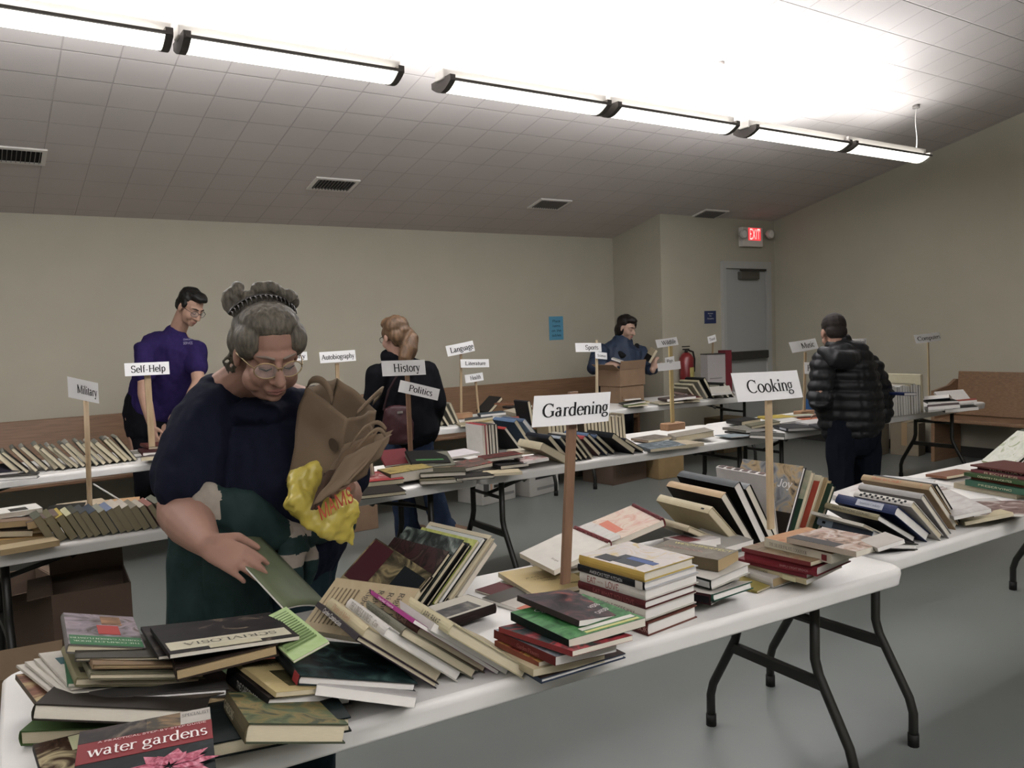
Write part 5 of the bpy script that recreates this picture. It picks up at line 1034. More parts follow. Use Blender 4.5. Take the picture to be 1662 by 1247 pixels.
# group on the seam between the two near tables
SG = [('grey board with a thin booklet lying at the seam between the near tables', (765, 925), .2, .16, .02, 9, '#35332f', None, 2, -10, None),
      ('blue-grey binder with a round hole in its spine, low in the seam group', (560, 905), .1, .25, .03, 24, '#4c5c70', '#8fa0b4', 2, -10, None),
      ('thin white paperback over the blue-grey binder', (640, 890), .2, .24, .011, 26, '#c8c2b2', '#cbc5b6', 1, -10, [('S', 'COOKING', .7, .5, .007, 0, '#55504a', True)]),
      ('black hardback with gold lettered spine in the seam group', (738, 870), .2, .24, .022, 30, '#1c1b22', '#8d8260', 2, -10, [('S', 'AMERICAN HOME COOKING', .5, .5, .009, 0, '#2c2618', True, .17)]),
      ('thick blue hardback with a pale title panel in the seam group', (835, 865), .2, .255, .034, 36, '#25335a', '#22305c', 2, -8, [('S', 'American Cookery', .42, .5, .009, 0, '#3c4460', False, .09)]),
      ('book with black and white zigzag spine leaning in the seam group', (942, 855), .21, .235, .024, 42, '#cfcac0', '#d0ccc2', 1, -6, None),
      ('white and grey leather-look hardback leaning in the seam group', (1005, 838), .225, .25, .024, 46, '#9a9794', '#a8a5a2', 0, -4, None),
      ('tan hardback with orange title How to Cook on top of the seam group', (1058, 770), .235, .275, .026, 46, '#a98d62', '#b0946a', 0, -3, [('S', 'How to Cook!', .62, .5, .012, 0, '#b5502c', False, .12), ('S', 'II', .12, .5, .01, 0, '#b5502c', True)])]
for lb, q, W, L, T, th, cv, spn, pg, yw, tx in SG:
    kw = {}
    if 'pale title panel' in lb: kw['patches'] = [(.15, .2, .85, .64, '#b9bdc8', 'S')]
    if 'zigzag' in lb: kw['patches'] = [(.2 if i % 2 else .5, .1+.05*i, .5 if i % 2 else .8, .135+.05*i, '#2a2a2c', 'S') for i in range(16)]
    if 'round hole' in lb: kw['patches'] = [(.3, .84, .6, .9, '#15171c', 'S'), (.05, .0, .95, .7, '#3c4654', 'S')]
    lean(lb, G(7, q), W, L, T, th, cv, yaw=yw, spine=spn, page=pg, texts=tx, **kw)
lean('dark thin hardback behind the tan How to Cook book', G(7, (1085, 740)), .22, .26, .018, 48, '#2c2a28', yaw=-3, page=0)
flat('white magazine spread open at the back of the near tables', 7, (300, 405), (660, 492), (560, 362), .785, .01, '#dcdad4', hard=False, page=2, W=.26, L=.27)
flat('crumpled white paper sheets behind the seam group', 7, (10, 440), (290, 560), (160, 385), .77, .02, '#d8d3cc', hard=False, page=2, W=.24, L=.2, front=['#dedad2', '#d2ccc6', '#c8b0a4'])
flat('white leaflet beside the spread magazine', 7, (480, 410), (800, 440), (560, 365), .78, .008, '#cfd0ce', hard=False, page=2, W=.22, L=.22)
flat('magazine in a clear plastic sleeve right of the seam group', 7, (690, 480), (1045, 665), (950, 425), (.815, .80, .80), .014, '#c9c4bd', hard=False, page=2, front=['#d4d0ca', '#c4beb8', '#bab2ac'], patches=[(.3, .84, .98, .96, '#a08c84')], texts=[('F', 'MAGAZINE', .6, .9, .012, 0, '#e8e4e0', True, .1)])
flat('brown magazine fanned under the plastic-sleeved one', 7, (960, 480), (1200, 652), (1440, 470), (.785, .78, .785), .01, '#6a4f4a', hard=False, page=2, W=.24, L=.22, front=['#6a4f4a', '#8a7068', '#c8beb4'])
flat('thin white booklet fanned at the right of the magazines', 7, (1040, 560), (1235, 640), (1440, 542), .765, .007, '#c9c5bf', hard=False, page=2, W=.2, L=.2)
flat('small cream paperback flat on the table below the fanned magazines', 7, (1075, 690), (1130, 712), (1245, 655), .756, .014, '#c9ba90', hard=False, page=1, W=.17, L=.11)
RS = [('thick cream-paged book at the bottom of the cook book stack at the right edge', .765, .024, '#b9ad90', '#b9ad90', None), ('green and grey spined cook book near the bottom of the right edge stack', .792, .026, '#2c5a44', '#3f6a54', 'PRESERVING'),
      ('brown-red spined cook book in the right edge stack', .806, .013, '#7c4a34', '#8a4a34', None), ('green cook book with gold lettering in the right edge stack', .822, .015, '#38502c', '#3c5a34', 'COUNTRY FAVORITES'),
      ('dusty pink spined cook book in the right edge stack', .834, .011, '#7a4248', '#84484c', 'RECIPES'), ('dark maroon cook book near the top of the right edge stack', .845, .010, '#4a1c24', '#5a2430', 'HOLIDAY'),
      ('reddish brown magazine topmost of the right edge stack', .853, .007, '#6a3a34', '#6a3a34', None)]
a0 = onz(*cp(7, (1000, 350)), .79); b0 = onz(*cp(7, (1640, 460)), .79)
for i, (lb, z, T, cv, sp_, tx) in enumerate(RS):
    ey = (a0-b0).normalized(); ex = V((-ey.y, ey.x, 0))*-1; L = .3-.01*(i % 3); off = (.0, -.015, .01, -.01, .02, .05, .03)[i]
    book(lb, basis(V((b0.x, b0.y, z-T))+ex*off+ey*(.06 if i == 0 else .0), ex, ey), .22, L, T, cv, spine=sp_, page=1, hard=False, texts=[('S', tx, .5, .5, .008, 0, '#c9c29a', True, .16)] if tx else None)
flat('orange-brown cook booklet sticking out left of the right edge stack', 7, (780, 330), (990, 355), (1040, 285), .757, .012, '#8a5a40', hard=False, page=1, W=.2, L=.12)
lean('green bordered magazine leaning at the far right edge of the near tables', G(7, (1490, 290)), .26, .2, .012, 35, '#a9b486', yaw=-25, low='spine', page=2, hard=False, front=['#c6ccb8', '#dcdccc', '#90a070'])
lean('dark green striped book behind the magazine at the far right edge', G(7, (1560, 275)), .24, .2, .014, 38, '#3c4a34', yaw=-25, low='spine', page=2)

# ---------------------------------------------------------------- middle row, left table: small paperbacks
PB = ['#5d5f50', '#6a6448', '#b9a23c', '#b9b48c', '#4a4a40', '#45484a', '#3c4654', '#8a8a7a', '#6c7a94', '#b4ab9a', '#b0a89a', '#7a7466', '#a8a090', '#8a5a50', '#6a6a5c', '#5a5040']
xs = [385, 468, 553, 632, 690, 740, 805, 880, 940, 995, 1058, 1122, 1192, 1255, 1320, 1390]
row(8, [(x, 490-.1375*(x-400)) for x in xs], [.115, .11, .11, .112, .12], .175, [.030, .03, .028, .022, .022, .026, .03, .024, .026], 64, PB,
    lambda i: 'small paperback, %s from the left in the leaning row under the Military sign' % ORD[i], page=4, hard=False, group='leaning paperbacks on the table under the Military sign', spines=PB, yaw=2)
flat('cream paperback at the bottom of the stack at the left edge, middle row', 8, (-60, 500), (0, 545), (300, 440), .765, .022, '#a89470', hard=False, page=3, W=.2, L=.12)
flat('orange-yellow paperback with dark speckles in the left edge stack', 8, (-60, 420), (-20, 470), (300, 390), .79, .024, '#b98f4a', hard=False, page=3, W=.2, L=.12)
flat('small tan paperback in the left edge stack', 8, (-80, 350), (-40, 400), (150, 345), .815, .022, '#94785a', hard=False, page=1, W=.13, L=.12)
flat('brown paperback second from the top of the left edge stack', 8, (-80, 290), (-30, 330), (190, 270), .84, .024, '#7c6450', hard=False, page=3, W=.17, L=.14)
flat('white paperback with a black drawing on top of the left edge stack', 8, (-70, 225), (-20, 265), (180, 190), .862, .02, '#d5d2c8', hard=False, page=0, W=.16, L=.14, patches=[(.3, .1, .7, .6, '#3c3a36')])
flat('dark brown paperback lettered ANTS beside the left edge stack', 8, (195, 300), (200, 380), (320, 290), .80, .022, '#6a5144', hard=False, page=3, W=.115, L=.17, texts=[('F', 'ANTS', .5, .3, .016, 0, '#d0c8ba')])
flat('mauve-brown paperback below the one lettered ANTS', 8, (190, 250), (205, 330), (330, 215), .835, .03, '#665650', hard=False, page=3, W=.115, L=.17)
flat('black hardback lying behind the paperback row, left of the tan box lid', 8, (325, 175), (350, 250), (450, 165), .78, .02, '#22211f', page=0, W=.15, L=.2)
flat('beige book lying behind the paperback row left of the Military stick', 8, (452, 150), (480, 225), (640, 122), .77, .024, '#b3a185', page=1, W=.2, L=.16)
flat('light tan book lying behind the paperback row right of the Military stick', 8, (705, 168), (690, 205), (880, 150), .76, .018, '#b88f5f', page=1, W=.22, L=.14)
# right end of that table, under History and Politics
flat('dark book at the bottom of the left stack under the History sign', 9, (60, 470), (95, 505), (330, 440), .762, .02, '#2a2522', page=1, W=.24, L=.2)
flat('book with red and white cover on the left stack under the History sign', 9, (60, 360), (98, 405), (320, 335), .792, .028, '#241d1b', page=1, W=.24, L=.22, patches=[(0, 0, 1, 1, '#9c2c2c'), (.2, .2, .8, .8, ['#c0a8a0', '#9c2c2c', '#c8c0b8'])])
for i in range(4):
    lean('%s of four small brown books standing beneath the paper bags' % ORD[i].capitalize(), G(9, (130+i*26, 345), .80), .12, .17, .017, 86, ['#5a4a3c', '#8a7a64', '#4a3c30', '#a09078'][i], page=1, group='small books standing beneath the paper bags')
flat('thick cream-paged book with yellow cover under the History sign', 9, (205, 290), (355, 335), (430, 255), (.80, .80, .80), .055, '#3c3624', page=0, W=.24, L=.22, front=['#94803c', '#a8924c', '#5a5030'])
flat('red and black book on the yellow covered thick one', 9, (300, 240), (315, 268), (420, 228), .816, .015, '#6c2226', page=0, W=.16, L=.15)
flat('book at the bottom of the middle stack under the Politics sign', 9, (570, 350), (585, 388), (760, 340), .765, .022, '#57523a', page=0, W=.22, L=.2)
flat('book with olive cover in the middle stack under the Politics sign', 9, (570, 290), (585, 330), (790, 280), .79, .024, '#3c3a2c', page=0, W=.24, L=.2)
flat('grey-green book in the middle stack under the Politics sign', 9, (510, 255), (528, 290), (750, 235), .812, .022, '#6a6a5a', page=1, W=.24, L=.2)
flat('black book with a green stripe on top of the middle stack', 9, (505, 215), (520, 252), (745, 205), .835, .02, '#191a18', page=0, W=.22, L=.2, patches=[(.15, .2, .85, .3, '#3c7a3c')])
flat('dark book with white lettered spine at the right corner of the History table', 9, (772, 325), (870, 365), (900, 315), .762, .018, '#232020', page=0, W=.2, L=.16, texts=[('S', 'HISTORY', .5, .5, .009, 0, '#c8c4ba', True)])
flat('book with red spine and dark portrait cover at the right corner of the History table', 9, (795, 262), (872, 300), (930, 235), .79, .024, '#2a2422', spine='#b52a24', page=0, W=.22, L=.17, front=['#3a322e', '#6a5a52', '#a03c34'])
flat('white-pink paperback lying open at the right end of the History table', 9, (640, 180), (760, 215), (830, 150), .80, .012, '#d4ccce', hard=False, page=2, W=.24, L=.22)
flat('cream paperback under the white-pink one at the right end', 9, (680, 215), (800, 250), (930, 205), .785, .02, '#cfc6b8', hard=False, page=2, W=.2, L=.2)

# ---------------------------------------------------------------- middle row, centre table
cols = ['#d6d3ca', '#a02c30', '#2b2826', '#b9b4a8', '#332f2c', '#4a4440']
row(10, [(548+27*i, 948-2*i) for i in range(5)], .2, .2, [.018, .022, .02, .024, .02], 88, cols, lambda i: 'upright hardback, %s from the left in the block under the Literature sign' % ORD[i], page=0, group='upright hardbacks at the left end of the middle table', spines=['#a5343a', '#a5343a', '#2a2826', '#5a5450', '#3a3634'])
lean('black hardback with a red ribbon edge leaning beside the upright block', G(10, (862, 905)), .2, .25, .022, 52, '#1c1a1b', page=0, spine='#a5302a')
lean('grey-blue hardback leaning over the black one in the middle row', G(10, (930, 850), .76), .2, .26, .03, 55, '#44566a', page=1, spine='#5a7494')
lean('light blue and white hardback leaning at the top of the middle row', G(10, (990, 800), .78), .17, .27, .03, 50, '#8fa2b4', page=2, spine='#4a5c74')
flat('cream paperback at the front edge of the middle table left end', 10, (520, 1055), (560, 1090), (790, 1040), .757, .014, '#b9aa88', hard=False, page=1, W=.2, L=.15)
flat('black hardback low in the stack at the left end of the middle table', 10, (515, 980), (690, 1020), (700, 960), .772, .022, '#1c1a1a', page=0, W=.18, L=.2)
flat('red and black hardback on the stack at the left end of the middle table', 10, (470, 925), (560, 962), (650, 900), .80, .022, '#2c1c1a', spine='#9a2a26', page=0, W=.22, L=.17, front=['#2a2220', '#5a2c28', '#8a3c34'])
flat('pink and white paperback lying beside the red and black hardback', 10, (700, 925), (880, 985), (830, 905), .772, .018, '#b99a94', hard=False, page=2, W=.15, L=.2, front=['#a03c40', '#c9b8b0', '#8a7a74'])
flat('long cream paperback lying behind the pink and white one', 10, (690, 870), (850, 910), (900, 850), .80, .014, '#c4baa4', hard=False, page=1, W=.17, L=.2)
lean('thick cream hardback leaning low in front of the middle row', G(10, (1240, 1005)), .2, .26, .045, 30, '#bcae8c', page=1, yaw=-4, spine='#c4b898')
pts = [(1248, 985), (1330, 983), (1368, 978), (1410, 970), (1455, 965), (1520, 942), (1585, 935), (1640, 918)]
row(10, pts, [.2, .19, .18, .18, .19, .17], .23, [.03, .02, .02, .022, .02, .026, .022, .024], [48, 50, 50, 50, 50, 44, 42, 40], ['#1e222a', '#3c4450', '#24221f', '#2c2a28', '#8a8474', '#4a2a28', '#3a4a5c', '#24262a'],
    lambda i: 'hardback, %s from the left in the leaning row behind the Gardening stick' % ORD[i], page=1, spines=['#1b1f26', '#9aa4ac', '#2a2826', '#24262a', '#a8a292', '#a03a3a', '#5a7290', '#1e2024'])
row(11, [(312, 985), (492, 985), (577, 970)], [.18, .21, .17], .24, [.024, .036, .022], [40, 34, 30], ['#22252a', '#1d1f22', '#2c2f34'], ['grey-spined hardback leaning right of the Gardening stick', 'thick black hardback leaning right of the Gardening stick', 'last dark hardback of the leaning row right of the Gardening stick'], page=1, spines=['#4a5a74', '#1a1c20', '#262a30'])
cols = ['#8a7a5c', '#b5ab90', '#5a4c3c', '#c9c2b0', '#35302a', '#a99a78', '#7c7058', '#d0c9ba', '#4a4034', '#9a8f78']
for i_ in range(20): lean('small upright paperback, %s from the left in the back row behind Gardening' % ORD[i_], V((3.20+.031*i_+(.05 if i_ > 7 else 0), 4.34, .741)), [.165, .17, .155, .172][i_ % 4], .13, .0225, 86, cols[i_ % 10], page=1, hard=False, group='upright paperbacks at the back of the middle table', spine=cols[::-1][i_ % 10])
row(11, [(262+26*i, 838-2.5*i) for i in range(3)], [.17, .175, .17], .15, .018, 86, ['#b9ad90', '#cfc6b0', '#a89a7c'], lambda i: 'tall cream paperback, %s of three at the right end of the back row' % ORD[i], page=1, hard=False)
flat('brown paperback lying behind the open magazine on the middle table', 11, (380, 825), (620, 860), (560, 795), .76, .016, '#8c7a64', hard=False, page=1, W=.2, L=.2, front=['#4a4640', '#8a8074', '#6a6258'])
flat('blue-grey magazine with cream pages lying on the middle table', 11, (500, 890), (640, 940), (700, 865), .765, .018, '#5c6468', hard=False, page=1, W=.24, L=.24, front=['#3a4448', '#6a767c', '#9aa4a8'])
flat('cream book with a black spine mark lying on the middle table', 11, (730, 880), (910, 905), (900, 860), .765, .022, '#b8ab8e', hard=False, page=1, W=.2, L=.2)
flat('thick grey book under a wooden sign block on the middle table', 11, (800, 790), (870, 830), (960, 760), .785, .04, '#9a9284', page=1, W=.26, L=.19)
flat('blue-grey brochure lying right of the grey book', 11, (1100, 795), (1360, 830), (1300, 780), .75, .006, '#8a989c', hard=False, page=2, W=.22, L=.2)
flat('dark magazine in the low stack at the right end of the centre table', 11, (1250, 765), (1520, 805), (1480, 740), .765, .014, '#4a4a44', hard=False, page=2, W=.25, L=.24)
flat('grey magazine on top of the low stack at the right end of the centre table', 11, (1290, 740), (1500, 770), (1520, 715), .79, .018, '#6c6a60', hard=False, page=2, W=.25, L=.24, front=['#5a5850', '#85827a', '#6c6a60'])
flat('black hardback with white lettering lying at the back of the centre table', 11, (1228, 665), (1460, 690), (1330, 650), .775, .03, '#2a2a28', page=1, W=.16, L=.24)
# ---------------------------------------------------------------- middle row, right table
flat('grey book stack bottom left of the Cooking stick, right table', 12, (0, 480), (60, 525), (150, 490), .77, .022, '#4c4c46', page=2, W=.22, L=.24)
flat('olive book behind the Cooking stick on the boy\'s table', 12, (0, 455), (70, 475), (90, 440), .79, .02, '#6c6a54', page=1, W=.2, L=.2)
flat('dark grey hardback with a blue label left of the boy', 12, (195, 465), (285, 488), (400, 455), .77, .024, '#3a3a3c', page=2, W=.28, L=.26, patches=[(.2, .1, .8, .5, '#c8ccd4', 'S')])
flat('white magazine under the boy\'s arm', 12, (320, 445), (440, 470), (480, 425), .785, .014, '#cfccc8', hard=False, page=2, W=.24, L=.22)
flat('long grey plastic-covered book beside the boy', 12, (400, 460), (470, 478), (500, 450), .78, .02, '#565658', page=2, W=.26, L=.22)
flat('white booklet lying left of the Music sign block', 12, (90, 435), (190, 465), (190, 420), .76, .014, '#d2d0c8', hard=False, page=2, W=.22, L=.22)
flat('yellow paperback lying left of the Music sign block', 12, (105, 415), (190, 430), (240, 405), .78, .018, '#c2a832', hard=False, page=2, W=.22, L=.2)
flat('orange and white booklet lying beneath the Music sign block', 12, (250, 425), (350, 440), (400, 415), .765, .012, '#c06a44', hard=False, page=2, W=.25, L=.2)
flat('white and green booklet lying behind the Music sign block', 12, (255, 408), (330, 416), (400, 400), .775, .01, '#c4c8b0', hard=False, page=2, W=.2, L=.16)
lean('blue book standing beside the Music sign block', G(12, (500, 405)), .14, .2, .03, 80, '#2c5a8c', page=2)
cols = ['#2f7a5a', '#d6d4cc', '#c9c7c0', '#4a4a44', '#d8d6d0', '#b9b5a6', '#dcdad4', '#c8c4b4', '#a39a78', '#6a6658', '#c9c09a', '#343432']
row(12, [(884+15.2*i, 422-2.1*i) for i in range(12)], [.235, .24, .23, .225], .2, [.03, .034, .03, .026], 86, cols, lambda i: 'upright book, %s from the left in the block right of the boy' % ORD[i], page=2, hard=False, group='upright books right of the boy', spines=cols)
lean('tall cream binder standing at the back of the block right of the boy', G(12, (1062, 398)), .31, .32, .035, 88, '#c4bc9c', page=1, spine='#c9c2a4')
lean('dark blue hardback lying over the upright block right of the boy', G(12, (1035, 296), .975), .15, .2, .02, 4, '#26366a', page=2)
for i, (A, b_, c, z, T, cv, W, L, lb) in enumerate((((1085, 360), (1100, 374), (1180, 348), .775, .03, '#c9c6be', .18, .2, 'white paged book bottom of the stack right of the cream binder'), ((1080, 345), (1100, 362), (1210, 335), .81, .028, '#4a3a3c', .22, .2, 'dark plum book in the stack right of the cream binder'),
        ((1080, 325), (1100, 335), (1230, 318), .83, .014, '#2c2c2a', .22, .2, 'thin black book in the stack right of the cream binder'), ((1078, 300), (1090, 310), (1190, 290), .87, .03, '#8a98a0', .18, .18, 'blue-grey book on top of the stack right of the cream binder'),
        ((1185, 365), (1200, 378), (1320, 352), .77, .026, '#5a5a58', .24, .2, 'grey book at the bottom of the last stack of the middle row'), ((1190, 345), (1200, 358), (1330, 335), .795, .02, '#d0ccc4', .24, .2, 'white book in the last stack of the middle row'),
        ((1210, 320), (1220, 334), (1330, 310), .82, .02, '#a8452e', .2, .18, 'red-orange book on top of the last stack of the middle row'))):
    flat(lb, 12, A, b_, c, z, T, cv, page=2, W=W, L=L, hard=False)
# ---------------------------------------------------------------- far row
cols = ['#8c8a7c', '#57584e', '#3c3d38', '#56574f', '#8a7a58', '#77766a', '#67685c', '#9a9888', '#5c5d58', '#7c7f74', '#707468', '#8b8c80', '#9a8f74', '#66634f', '#8a7c4a', '#7c7b6c', '#3c3d36']
P_ = [(118, 712), (182, 705), (240, 698), (312, 688), (372, 684), (428, 682), (482, 672), (520, 670), (562, 663), (602, 657), (652, 655), (700, 648), (744, 640), (792, 636), (845, 628), (880, 624), (912, 620)]
row(13, P_, [.2, .19, .2, .205, .2, .19], .2, [.03, .022, .024, .026, .03, .026, .022, .02, .022], [50, 48, 52, 50, 56, 50], cols, lambda i: 'hardback, %s from the left in the leaning row beside the man in purple' % ORD[i], page=1, group='leaning hardbacks in the far left row', spines=['#a7a598', '#8a8b7e', '#6e6f66'])
flat('dark book at the left edge of the far row', 13, (-60, 680), (-10, 700), (40, 670), .79, .02, '#2f2d38', page=2, W=.2, L=.16)
flat('white paged book at the left edge of the far row', 13, (-60, 708), (-20, 728), (60, 700), .765, .024, '#3c3a3a', page=2, W=.2, L=.16)
flat('grey-brown paperback at the bottom of the stack under the Self-Help sign', 13, (925, 570), (950, 592), (1110, 560), .765, .026, '#6a6260', hard=False, page=1, W=.28, L=.2)
flat('maroon book in the stack under the Self-Help sign', 13, (935, 530), (965, 560), (1110, 520), .79, .026, '#5a3034', page=2, W=.25, L=.2)
flat('red-brown book on top of the stack under the Self-Help sign', 13, (960, 500), (1005, 520), (1110, 490), .815, .022, '#6a3630', page=1, W=.22, L=.18)
flat('pale paperback lying left of the stack under the Self-Help sign', 13, (835, 540), (880, 575), (930, 530), .765, .02, '#a8a498', hard=False, page=2, W=.2, L=.2)
row(10, [(192, 688), (242, 688), (292, 676), (330, 672)], [.18, .19, .19, .2], .22, [.03, .026, .026, .022], [58, 58, 62, 66], ['#8a8672', '#3c3a34', '#9a9684', '#b0ac9c'], lambda i: 'hardback, %s from the left leaning behind the ponytailed woman' % ORD[i], page=1)
F7 = [('grey hardback lying under the Literature sign', (360, 595), (385, 640), (520, 575), .772, .03, '#4c5254', 1, .24, .2), ('cream paperback below the grey hardback on the far table', (330, 655), (350, 678), (490, 635), .757, .014, '#b3a684', 1, .2, .2),
      ('yellow spined book on the far table under the Health sign', (480, 640), (500, 660), (600, 620), .762, .02, '#b09a4a', 1, .18, .15), ('red and cream paperback on the far table under the Health sign', (580, 595), (640, 645), (740, 575), .785, .03, '#b0503c', 1, .2, .18),
      ('blue-green paperback lying behind the grey hardback', (450, 560), (520, 590), (600, 545), .80, .02, '#4a5c64', 2, .22, .2), ('blue spined cream paperback left of the Gardening sign', (755, 590), (800, 630), (900, 575), .775, .03, '#2c4a7a', 1, .2, .18),
      ('cream thick paperback in the stack left of the Gardening sign', (690, 545), (830, 580), (800, 520), .82, .035, '#c6baa0', 1, .17, .24), ('white book on top of the stack left of the Gardening sign', (690, 515), (830, 532), (800, 495), .84, .018, '#34302e', 2, .18, .2),
      ('orange covered book leaning at the back of the far table', (690, 495), (800, 500), (760, 475), .86, .014, '#8a5a3c', 1, .16, .18)]
for lb, a, b_, c, z, T, cv, pg, W, L in F7: flat(lb, 10, a, b_, c, z, T, cv, page=pg, W=W, L=L, hard=False)
lean('dark hardback leaning behind the stack left of the Gardening sign', G(10, (600, 582)), .2, .22, .03, 40, '#3a3836', low='spine', page=1)
lean('black paperback standing at the end of the stack left of the Gardening sign', G(10, (950, 680), .74), .2, .2, .03, 80, '#2c2c30', page=1)
# right end of the far row
F8 = [('green-edged paperback at the front of the far table by the boxes', (360, 535), (440, 550), (500, 520), .757, .014, '#6a7a3c', 1, .2, .16), ('pale yellow book lying in front of the cardboard box', (390, 510), (480, 530), (580, 480), .77, .016, '#c2b474', 1, .2, .2),
      ('black and white magazine lying in front of the cardboard box', (290, 500), (400, 535), (420, 480), .768, .012, '#4a4c48', 2, .22, .2), ('small white booklet with red edge before the cardboard box', (340, 480), (410, 492), (480, 468), .79, .012, '#c8b8ac', 2, .16, .1),
      ('cream folder lying right of the cardboard box', (600, 505), (720, 530), (800, 485), .757, .012, '#c9c0a4', 1, .26, .24), ('stack of grey and pink magazines behind the tall yellow sign stick', (640, 465), (790, 490), (860, 440), .785, .024, '#6c5c58', 2, .3, .26),
      ('brown striped book bottom right of the tall yellow sign stick', (860, 490), (940, 505), (1000, 480), .76, .018, '#8a6a4c', 1, .18, .18), ('dark red paperback right of the tall yellow sign stick', (860, 450), (970, 480), (1000, 440), .80, .02, '#6c1c26', 1, .18, .22),
      ('pale pink paperback behind the dark red one', (860, 420), (950, 440), (960, 405), .82, .02, '#b89a90', 2, .18, .2)]
for lb, a, b_, c, z, T, cv, pg, W, L in F8: flat(lb, 11, a, b_, c, z, T, cv, page=pg, W=W, L=L, hard=False)
row(11, [(1050, 492), (1098, 490), (1150, 488), (1205, 484)], [.17, .2, .23, .25], .26, [.024, .026, .03, .034], [44, 50, 54, 56], ['#8c8672', '#b0a88c', '#9c9a8c', '#1c1c1c'], lambda i: 'hardback, %s from the left in the leaning group by the fire extinguisher' % ORD[i], page=1, spines=['#b5ad94', '#c0b898', '#b8ae88', '#222'+'222'])
row(11, [(1300, 480), (1345, 478), (1390, 472)], [.17, .2, .21], .24, [.026, .026, .03], [36, 38, 42], ['#c9c4b4', '#8a8878', '#2c2c28'], lambda i: 'hardback, %s from the left in the leaning group left of the Cooking sign' % ORD[i], page=0)
flat('white curled paperback leaning at the far table end', 11, (1180, 390), (1190, 440), (1290, 380), (.86, .80, .86), .02, '#cfccc0', hard=False, page=2, W=.2, L=.2)

# ---------------------------------------------------------------- cardboard boxes, file box, extinguisher
M_CARD = mat('#8f7256', .8, .05, 12); M_CARD2 = mat('#6a5646', .85, .05, 12); M_CARDIN = mat('#5a4431', .9)
def carton(label, loc_, W, D, Hh, rz=0, open_=False, m=None, name='cardboard_box', flaps=None, tape=None, printed=None):
    m = m or M_CARD; t = thing(name, label, 'box', Matrix.Translation(loc_) @ Matrix.Rotation(math.radians(rz), 4, 'Z')); w, d = W/2, D/2
    bm = B()
    if open_:
        tk = .006
        box(bm, (-w, -d, 0), (w, d, tk)); box(bm, (-w, -d, tk), (w, -d+tk, Hh)); box(bm, (-w, d-tk, tk), (w, d, Hh)); box(bm, (-w, -d+tk, tk), (-w+tk, d-tk, Hh)); box(bm, (w-tk, -d+tk, tk), (w, d-tk, Hh))
    else: box(bm, (-w, -d, 0), (w, d, Hh)); bevel(bm, .004, 1)
    part('body', bm, m, t)
    if open_:
        for i, (ax, s, an) in enumerate(flaps or ()):
            bm = B(); ln = D*.42 if ax == 'y' else W*.42
            if ax == 'y': P = [V((-w, s*d, Hh)), V((w, s*d, Hh))]; dv = V((0, s*math.sin(math.radians(an)), math.cos(math.radians(an))))
            else: P = [V((s*w, -d, Hh)), V((s*w, d, Hh))]; dv = V((s*math.sin(math.radians(an)), 0, math.cos(math.radians(an))))
            sheet(bm, [[P[0], P[1]], [P[0]+dv*ln*.7, P[1]+dv*ln*.7]], .005, smooth=False); part('flap', bm, m, t)
    if tape:
        bm = B(); box(bm, (-w-.001, -.03, Hh*.3), (w+.001, .03, Hh+.001)); part('tape', bm, mat('#a98d62', .3), t)
    for q in (printed or ()):
        bm = B(); box(bm, (w*q[0], -d-.002, Hh*q[1]), (w*q[2], -d+.0005, Hh*q[3])); part('printed_panel', bm, mat(q[4], .6), t)
    return t
bx = onz(*cp(11, (530, 462)), .74); bx = V((ony(1027, 640, 6.3).x, 6.30, .741))
carton('closed brown cardboard box under the open one on the far table', bx+V((0, .16, 0)), .36, .28, .17, 6, m=M_CARD, tape=False, printed=[(-.9, .1, -.8, .4, '#7a5a3e')])
carton('open brown cardboard box in front of the person in the blue jacket', bx+V((.0, .16, .172)), .38, .30, .17, 6, True, M_CARD, flaps=[('y', -1, 10), ('x', -1, 60)])
fb = onz(*cp(11, (1190, 372)), .78)
t = thing('file_box', 'white and dark red file box standing on the far table by the door', 'box', Matrix.Translation((7.06, 6.42, .741)) @ Matrix.Rotation(math.radians(-8), 4, 'Z'))
bm = B(); box(bm, (-.15, -.06, 0), (.10, .06, .43)); part('body', bm, mat('#a9a3a2', .6), t)
bm = B(); box(bm, (.101, -.062, 0), (.19, .062, .47)); part('red_side', bm, mat('#74202c', .5), t)
bm = B(); box(bm, (-.152, -.065, .43), (.10, .062, .44)); part('top_edge', bm, mat('#3a3634', .5), t)
bm = B(); box(bm, (-.12, -.0615, .1), (.04, -.0602, .11)); box(bm, (-.12, -.0615, .16), (.05, -.0602, .17)); part('printed_lines', bm, mat('#7c7878', .6), t)
ext = ony(*cp(11, (968, 300)), YD-.1)
t = thing('fire_extinguisher', 'red fire extinguisher hanging on the wall left of the door', 'fire extinguisher', (ext.x, YD-.1, ext.z-.12)); 
bm = B(); tube(bm, [(0, 0, 0), (0, 0, .03), (0, 0, .36), (0, 0, .40), (0, 0, .425)], [.078, .085, .085, .06, .03], 20, cap=False); part('cylinder', bm, mat('#8c1f22', .3, spec=.5), t, True)
bm = B(); tube(bm, [(0, 0, .42), (0, 0, .46)], .02, 10, cap=False); box(bm, (-.05, -.012, .455), (.04, .012, .47)); vs = box(bm, (-.06, -.012, .49), (.05, .012, .502)); part('valve', bm, mat('#26221f', .4), t)
bm = B(); tube(bm, [(.02, -.02, .45), (.08, -.03, .43), (.105, -.03, .34), (.095, -.03, .2)], .011, 8); part('hose', bm, mat('#1a1a1a', .5), t, True)
bm = B(); pts = [[V((.0865*math.sin(a), -.0865*math.cos(a), z)) for z in (.05, .25)] for a in [math.radians(x) for x in (-20, 0, 20, 40, 60)]]; sheet(bm, pts, .001); part('label_plate', bm, mat('#c2b45a', .5), t)
